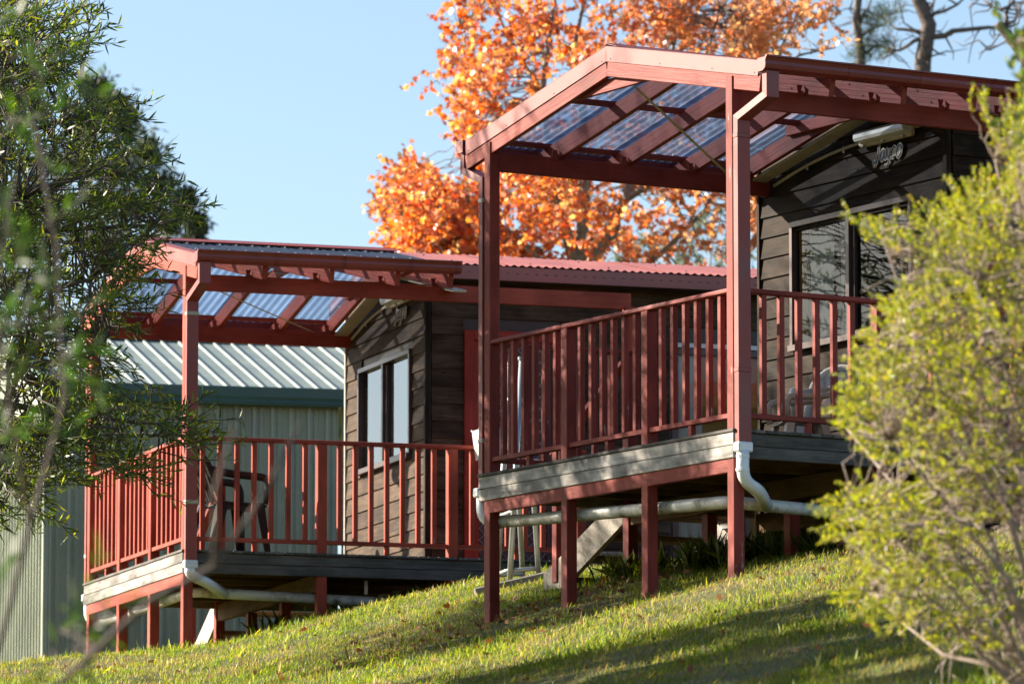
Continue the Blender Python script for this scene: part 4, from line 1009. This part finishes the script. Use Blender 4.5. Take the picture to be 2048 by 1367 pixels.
# lower inside is bare and twiggy
bare = rng.uniform(0, 1, len(px)) < np.clip((px - 1800) / 420, 0, .8) * np.clip((py - 520) / 350, 0, 1)
cols = [(.31, .32, .03), (.42, .40, .045), (.20, .25, .028), (.08, .115, .02), (.38, .29, .10)]
bt = spray_tree('tea_tree_bush', 'bright yellow-green fine-leaved bush at the right edge', 'bush', base, limbs, SPn[~bare], outd[~bare], 44, .0195, .009, .15, cols, [.29, .24, .22, .17, .08], 'kite', 'leaf_tea', 'bark_tea', .02, .0022, ratio=.6, spread=1.0, droop=.1, twig_n=3, con_max=.45)
TW = []
for i in np.where(bare)[0]:
    p0 = SPn[i] - np.array(tuple(base)); d = unit(outd[i][None] + rv(1, .5))[0]
    TW.append((wiggle(p0, p0 + d * rng.uniform(.12, .4), 3, .08), [.0035, .003, .0024, .0012]))
    for k in range(2): s = p0 + d * rng.uniform(.05, .2); TW.append((wiggle(s, s + unit(d[None] + rv(1, .7))[0] * rng.uniform(.08, .22), 2, .08), [.0022, .0018, .001]))
tubes_mesh(TW, 'bare_twigs', 'bark_tea', bt, 3)['kind'] = 'stuff'

# glossy broad-leaved shrub tip at the right edge
base = at(2330, 1300, 24.5); base.z = float(gh(base.x, base.y)) - .05
tips = [at(2050, 150, 24.5), at(2038, 90, 24.4), at(2070, 240, 24.6), at(2120, 60, 24.5), at(2140, 200, 24.3)]
limbs = [([base, base.lerp(t_, .5) + Vector((.1, 0, .1)), base.lerp(t_, .8), t_], .02, .004) for t_ in tips]
SPn = np.concatenate([np.array(tuple(t_))[None] + rv(5, .035) for t_ in tips] + [at_np(rng.uniform(2046, 2180, 34), rng.uniform(60, 330, 34), rng.uniform(24, 25, 34))])
spray_tree('broadleaf_shrub', 'glossy broad-leaved shrub tip in the upper right corner', 'shrub', base, limbs, SPn, rv(len(SPn)) + np.array([-.5, 0, .6]), 9, .055, .024, .10,
           [(.09, .13, .025), (.17, .20, .04), (.05, .08, .02)], None, 'lance', 'leaf', 'bark_tea', .01, .002, ratio=.9, spread=.8, droop=.05, con_max=.4)

# maple in autumn colour behind the cabins
Dm = 76.0
base = at(1165, 1150, Dm); base.z = float(gh(base.x, base.y)) - .2
polyM = [(905, -160), (880, 10), (905, 40), (868, 60), (895, 110), (862, 150), (900, 180), (880, 225), (905, 250), (890, 275), (935, 295), (925, 335), (965, 360), (940, 400), (890, 350), (850, 330), (830, 285), (815, 340), (790, 320), (800, 380), (778, 430), (800, 470), (790, 500), (830, 600), (1500, 640), (1500, 540), (1520, 300), (1600, 130), (1690, 125), (1690, 95), (1640, 75), (1665, 40), (1620, 10), (1650, -60), (1560, -180)]
hid = Vector(base)
limbs = [([base, at(1165, 800, Dm), at(1160, 560, Dm)], .20, .13)]
for pts, r0 in (([(1160, 560), (1120, 420), (1095, 280), (1085, 180), (1100, 60), (1120, -60)], .085), ([(1160, 560), (1170, 350), (1165, 200), (1150, 90), (1180, -60)], .09), ([(1160, 560), (1250, 400), (1300, 250), (1340, 120), (1380, -40)], .08),
                ([(1160, 600), (1040, 480), (960, 420), (880, 380), (830, 330)], .05), ([(1100, 330), (1010, 230), (950, 150), (920, 60)], .04), ([(1250, 400), (1400, 300), (1480, 200), (1560, 100), (1600, 20)], .05),
                ([(1160, 620), (1330, 500), (1410, 420), (1450, 330)], .05), ([(1160, 620), (1010, 560), (900, 500), (820, 450)], .045), ([(1480, 200), (1600, 110), (1670, 95)], .02), ([(1300, 250), (1400, 150), (1440, 20)], .03), ([(1085, 180), (1020, 90), (980, -20)], .03), ([(1160, 560), (1230, 470), (1260, 350), (1240, 200)], .045)):
    dz = rng.uniform(-2.2, 2.2); n = len(pts); limbs.append(([at(a, b2, Dm + dz * i / n) for i, (a, b2) in enumerate(pts)], r0, .012))
nc = 330; cx, cy = sample_poly(polyM, nc - 60); lx, ly = sample_poly([(785, 330), (830, 300), (900, 365), (975, 380), (985, 540), (790, 540)], 60); cx = np.concatenate([cx, lx]); cy = np.concatenate([cy, ly])
nM = 5200; ci = rng.integers(0, nc, nM); px = cx[ci] + rng.normal(0, 25, nM); py = cy[ci] + rng.normal(0, 22, nM)
k = in_poly(px, py, polyM); thin = rng.uniform(0, 1, nM) < np.where(px > 1180, .74, .9); k &= thin; px, py, ci = px[k], py[k], ci[k]
dep = rng.normal(0, 2.3, nc)[ci] + rng.normal(0, .25, len(px)); SPn = at_np(px, py, Dm + dep)
outd = unit(SPn - np.array(tuple(at(1160, 420, Dm)))) + rv(len(SPn), .6)
root = spray_tree('maple_tree', 'tall orange-leaved autumn maple behind the cabins', 'tree', base, limbs, SPn, outd, 10, .086, .082, .36,
           [(.44, .125, .045), (.49, .18, .065), (.53, .25, .095), (.40, .085, .04), (.45, .21, .12), (.32, .14, .085), (.52, .36, .15)], [.24, .26, .15, .12, .10, .07, .06], 'maple', 'leaf_maple', 'bark_grey', .05, .005, ratio=.5, spread=1.0, droop=-.35, con_max=1.1, twig_n=3)
# yellower towards the right side of the crown
me = [c for c in root.children if c.name.startswith('crown')][0].data
co = np.empty(len(me.vertices) * 3, np.float32); me.vertices.foreach_get('co', co); co = co.reshape(-1, 3)
ca = me.color_attributes['col']; cl = np.empty(len(co) * 4, np.float32); ca.data.foreach_get('color', cl); cl = cl.reshape(-1, 4)
wgt = np.clip((co[:, 0] + .3) / 3.0, 0, 1)[:, None] * .55; cl[:, :3] = cl[:, :3] * (1 - wgt) + np.array([.46, .29, .16]) * wgt; ca.data.foreach_set('color', cl.ravel())

# old pines top right
def pine(label, D, trunk, branches, clumps, r0):
    b0 = at(trunk[0][0], trunk[0][1], D); base = Vector((b0.x, b0.y, float(gh(b0.x, b0.y)) - .2))
    root = thing('pine_tree', label, 'tree', base, 0, 'old pines behind the cabin roof')
    P = [Vector((0, 0, 0))] + [at(a, b2, D) - base for a, b2 in trunk]; n = len(P)
    tubes_mesh([(P, [r0 * 1.25] + [r0 * (1 - .45 * i / (n - 1)) for i in range(n - 1)])], 'trunk', 'bark_pine', root, 8)
    T = []
    for pts, r1 in branches:
        dz = rng.uniform(-1, 1); pp = [at(a, b2, D + dz * i / len(pts)) - base for i, (a, b2) in enumerate(pts)]
        q = [pp[0]]
        for a, b2 in zip(pp[:-1], pp[1:]): q.append(a.lerp(b2, .5) + Vector(rng.normal(0, .03, 3))); q.append(b2)
        T.append((q, [r1 * (1 - .6 * i / (len(q) - 1)) for i in range(len(q))]))
        for j in range(5):
            k = rng.integers(1, len(q)); s = q[k]; e = s + Vector((rng.normal(0, .35), rng.normal(0, .3), rng.normal(.08, .28))); T.append((wiggle(s, e, 3, .1), [.016, .012, .009, .005]))
    tubes_mesh(T, 'branches', 'bark_pine', root, 6)
    Ps = []; As = []
    for a, b2, rad, cnt in clumps:
        c = np.array(tuple(at(a, b2, D) - base)); d = unit(rv(cnt)); Ps.append(c + rv(cnt, .5) * rad / 127 * (D / 95)); As.append(d + np.array([0, 0, .5]))
    if Ps:
        P_ = np.concatenate(Ps); n = len(P_)
        leaves('crown', P_, np.concatenate(As), rv(n), .20, .012, pal(n, [(.06, .09, .05), (.10, .13, .07), (.13, .13, .06)]), 'kite', 'leaf_far', root, 'stuff')
    return root
pine('old pine with bare crossing branches right of the maple', 92, [(1838, 300), (1846, 120), (1858, 50), (1853, 38), (1832, -10), (1815, -80)],
     [([(1850, 74), (1890, 72), (1930, 60), (1980, 55), (2005, 52)], .055), ([(1848, 74), (1815, 92), (1780, 102), (1765, 118)], .04), ([(1845, 72), (1820, 60), (1790, 57), (1775, 40)], .035), ([(1858, 40), (1890, 22), (1930, -5)], .035), ([(1852, 32), (1866, 8), (1870, -20)], .03), ([(2005, 52), (2030, 40), (2048, 30)], .03), ([(1846, 125), (1865, 112), (1892, 110)], .018)],
     [(1775, 45, 18, 60), (1768, 112, 14, 50), (1795, 8, 16, 40)], .14)
pine('slim tufted pine trunk close to the maple edge', 96, [(1720, 300), (1722, 110), (1712, 40), (1722, -40)],
     [([(1716, 80), (1740, 60), (1765, 52)], .03), ([(1718, 60), (1735, 20), (1745, -20)], .03), ([(1722, 112), (1750, 92), (1775, 105)], .03), ([(1722, 60), (1712, 40), (1706, 30)], .02), ([(1712, 18), (1690, 18), (1672, 20)], .015)],
     [(1738, 36, 20, 90), (1755, 45, 22, 120), (1768, 28, 20, 110), (1720, 100, 18, 90), (1745, 90, 24, 130), (1765, 95, 22, 120), (1735, 65, 20, 90), (1712, 120, 18, 80), (1780, 85, 14, 60), (1790, 30, 10, 40), (1735, 110, 20, 90)], .085)
pine('leaning dark pine limb at the upper right corner', 90, [(2110, 260), (2060, 130), (2030, 88), (2000, 52), (1996, 46)],
     [([(2012, 50), (2012, 30), (2025, 5), (2040, -20)], .04), ([(2020, 14), (1985, 14), (1960, -5)], .03), ([(2018, 78), (1995, 92), (1978, 100)], .018), ([(2014, 55), (2036, 48), (2052, 30)], .02)], [], .10)

# far gum trees left and low wood behind the shed
def gum(label, D, base_px, clumps, r=.16, cols=((.035, .05, .035), (.06, .08, .045), (.10, .10, .06)), per=260, ll=.22, group='distant gum trees'):
    b0 = at(*base_px, D); base = Vector((b0.x, b0.y, float(gh(b0.x, b0.y)) - .2)); root = thing('gum_tree', label, 'tree', base, 0, group)
    top = at(clumps[0][0], clumps[0][1], D) - base; st = Vector((0, 0, max(1.0, top.z * .45)))
    T = [([Vector((0, 0, 0)), st * .5 + Vector((.1, 0, 0)), st], [r, r * .85, r * .7])]; Ps = []
    for a, b2, rad in clumps:
        c = at(a, b2, D + rng.normal(0, 1.2)) - base; T.append((wiggle(st * rng.uniform(.8, 1), c, 4, .06), [r * .55, r * .42, r * .3, r * .2, r * .08]))
        R = rad / FPX * D
        sub = unit(rv(9)) * R * rng.uniform(.2, .9, (9, 1)) * np.array([1.1, 1, .8]); k = per
        Ps.append(np.array(tuple(c)) + sub[rng.integers(0, 9, k)] + rv(k, R * .28))
    tubes_mesh(T, 'trunk', 'bark_grey', root, 6); P_ = np.concatenate(Ps); n = len(P_)
    leaves('crown', P_, rv(n) + np.array([0, 0, -.5]), rv(n), ll * rng.uniform(.6, 1.2, n), ll * .28, pal(n, list(cols)), 'kite', 'leaf_far', root, 'stuff')
gum('blurred dark gum tree behind the left narrow-leaved tree', 112, (230, 1000), [(195, 170, 32), (215, 215, 40), (250, 250, 36), (180, 240, 40), (290, 300, 45), (240, 330, 50), (320, 370, 40), (270, 410, 50), (370, 400, 28), (340, 440, 34), (200, 400, 50), (230, 480, 60), (390, 440, 22), (330, 500, 40), (390, 475, 16), (160, 320, 50)], per=420)
gum('blurred gum tree at the far left edge', 118, (60, 1000), [(40, 200, 60), (90, 320, 60), (30, 420, 70), (110, 480, 60), (60, 560, 60)], per=320)
gum('gum tree seen in the gap under the left verandah roof', 125, (330, 1000), [(250, 705, 30), (300, 700, 28), (360, 700, 26), (410, 706, 22), (440, 715, 18), (200, 690, 40)], per=240)
gum('low gum tree above the shed roof by the far cabin', 130, (560, 1000), [(520, 722, 20), (590, 722, 18), (635, 705, 10), (480, 720, 20)], per=160)
gum('grey-green gum tree showing through the maple near the cabin corner', 100, (1400, 1000), [(1390, 470, 40), (1430, 430, 36), (1360, 520, 40), (1480, 500, 44), (1300, 480, 40), (1420, 540, 40), (1250, 520, 30)], cols=((.14, .16, .10), (.20, .20, .12), (.10, .12, .08)), per=70)

# ------------------------------------------------------------------ grass
def grass():
    n = 460000
    D = rng.uniform(26.5, 58.5, n); X = rng.uniform(-1, 1, n) * (.0847 * D + .35)
    z = gh(X, D)
    pn = np.sin(X * 1.7 + D * .9) * .5 + np.sin(X * .8 - D * 1.7 + 1.3) * .5 + .6 * np.sin(X * 4.1 + D * 2.9) * np.sin(D * 3.7 - X * 2.2)
    pn = pn + .5 * np.sin(X * 9.1 + 2 * np.sin(D * 2.1)) * np.sin(D * 5.3 + X)
    dry = np.clip(.30 + .34 * pn, .03, .9)
    keep = rng.uniform(0, 1, n) < 1.0 - .55 * (pn > .85)
    X, D, z, dry, pn = X[keep], D[keep], z[keep], dry[keep], pn[keep]; n = len(X)
    hgt = .026 * rng.gamma(4, .25, n) * (1 + .4 * np.clip(-pn, 0, 1.2)) 
    tall = rng.uniform(0, 1, n) < .007; hgt = np.where(tall, hgt * 2.0, hgt)
    P = np.stack([X, D, z - .004], -1)
    A = rv(n, .42) * np.array([1, 1, 0]) + np.array([0, 0, 1]) + np.array([.12, -.05, 0])
    S = rv(n) * np.array([1, 1, 0])
    base = pal(n, [(.125, .195, .022), (.20, .245, .026), (.29, .29, .04), (.08, .14, .022)], [.28, .3, .27, .15])
    dryc = pal(n, [(.33, .26, .09), (.22, .16, .065), (.32, .275, .08)])
    k = (rng.uniform(0, 1, n) < dry)[:, None]; col = np.where(k, dryc, base)
    o = leaves('grass', P, A, S, hgt, .0046, col, 'blade', 'grass', None, 'stuff', .35)
    o['label'] = 'short mown green and straw-coloured grass on the slope'; o['category'] = 'grass'
    # tall rank grass below the nearer deck
    Ps = []; 
    cl = []
    for i in range(60):
        u = rng.uniform(.9, 2.2); v = rng.uniform(.7, 2.5); p = loc(NEAR, u, v, 0); cl.append((p.x, p.y))
    for (a, b2) in ((1100, 0),): pass
    for i in range(5): p = loc(NEAR, rng.uniform(.9, 1.2), rng.uniform(2.6, 3.6), 0); cl.append((p.x, p.y))
    for i in range(10): p = loc(FAR, rng.uniform(.9, 2.2), rng.uniform(.4, 3.2), 0); cl.append((p.x, p.y))
    cl = np.array(cl); m = 26; Pc = np.repeat(cl, m, 0) + rng.normal(0, .05, (len(cl) * m, 2)); n = len(Pc)
    P = np.stack([Pc[:, 0], Pc[:, 1], gh(Pc[:, 0], Pc[:, 1]) - .01], -1)
    A = rv(n, .33) * np.array([1, 1, 0]) + np.array([0, 0, 1.0])
    o = leaves('tall_grass', P, A, rv(n) * np.array([1, 1, 0]), rng.uniform(.08, .26, n), .008, pal(n, [(.16, .23, .025), (.19, .24, .03), (.06, .10, .018), (.18, .18, .04)]), 'blade', 'grass', None, 'stuff', .55)
    o['label'] = 'rank tall grass growing under the raised decks'; o['category'] = 'grass'
    # fallen leaves
    n = 800; D = rng.uniform(28, 53, n); X = rng.uniform(-1, 1, n) * .085 * D
    D[:380] = rng.normal(44.5, 1.3, 380); X[:380] = rng.normal(.3, 1.0, 380)
    P = np.stack([X, D, gh(X, D) + rng.uniform(.01, .035, n)], -1)
    o = leaves('fallen_leaves', P, rv(n) * np.array([1, 1, .3]), rv(n) * np.array([1, 1, .4]), rng.uniform(.035, .07, n), rng.uniform(.03, .065, n), pal(n, [(.30, .10, .04), (.22, .09, .05), (.38, .20, .10), (.14, .06, .04)]), 'maple', 'litter', None, 'stuff', .3)
    o['label'] = 'brown and rust fallen leaves scattered on the lawn'; o['category'] = 'leaf litter'
grass()
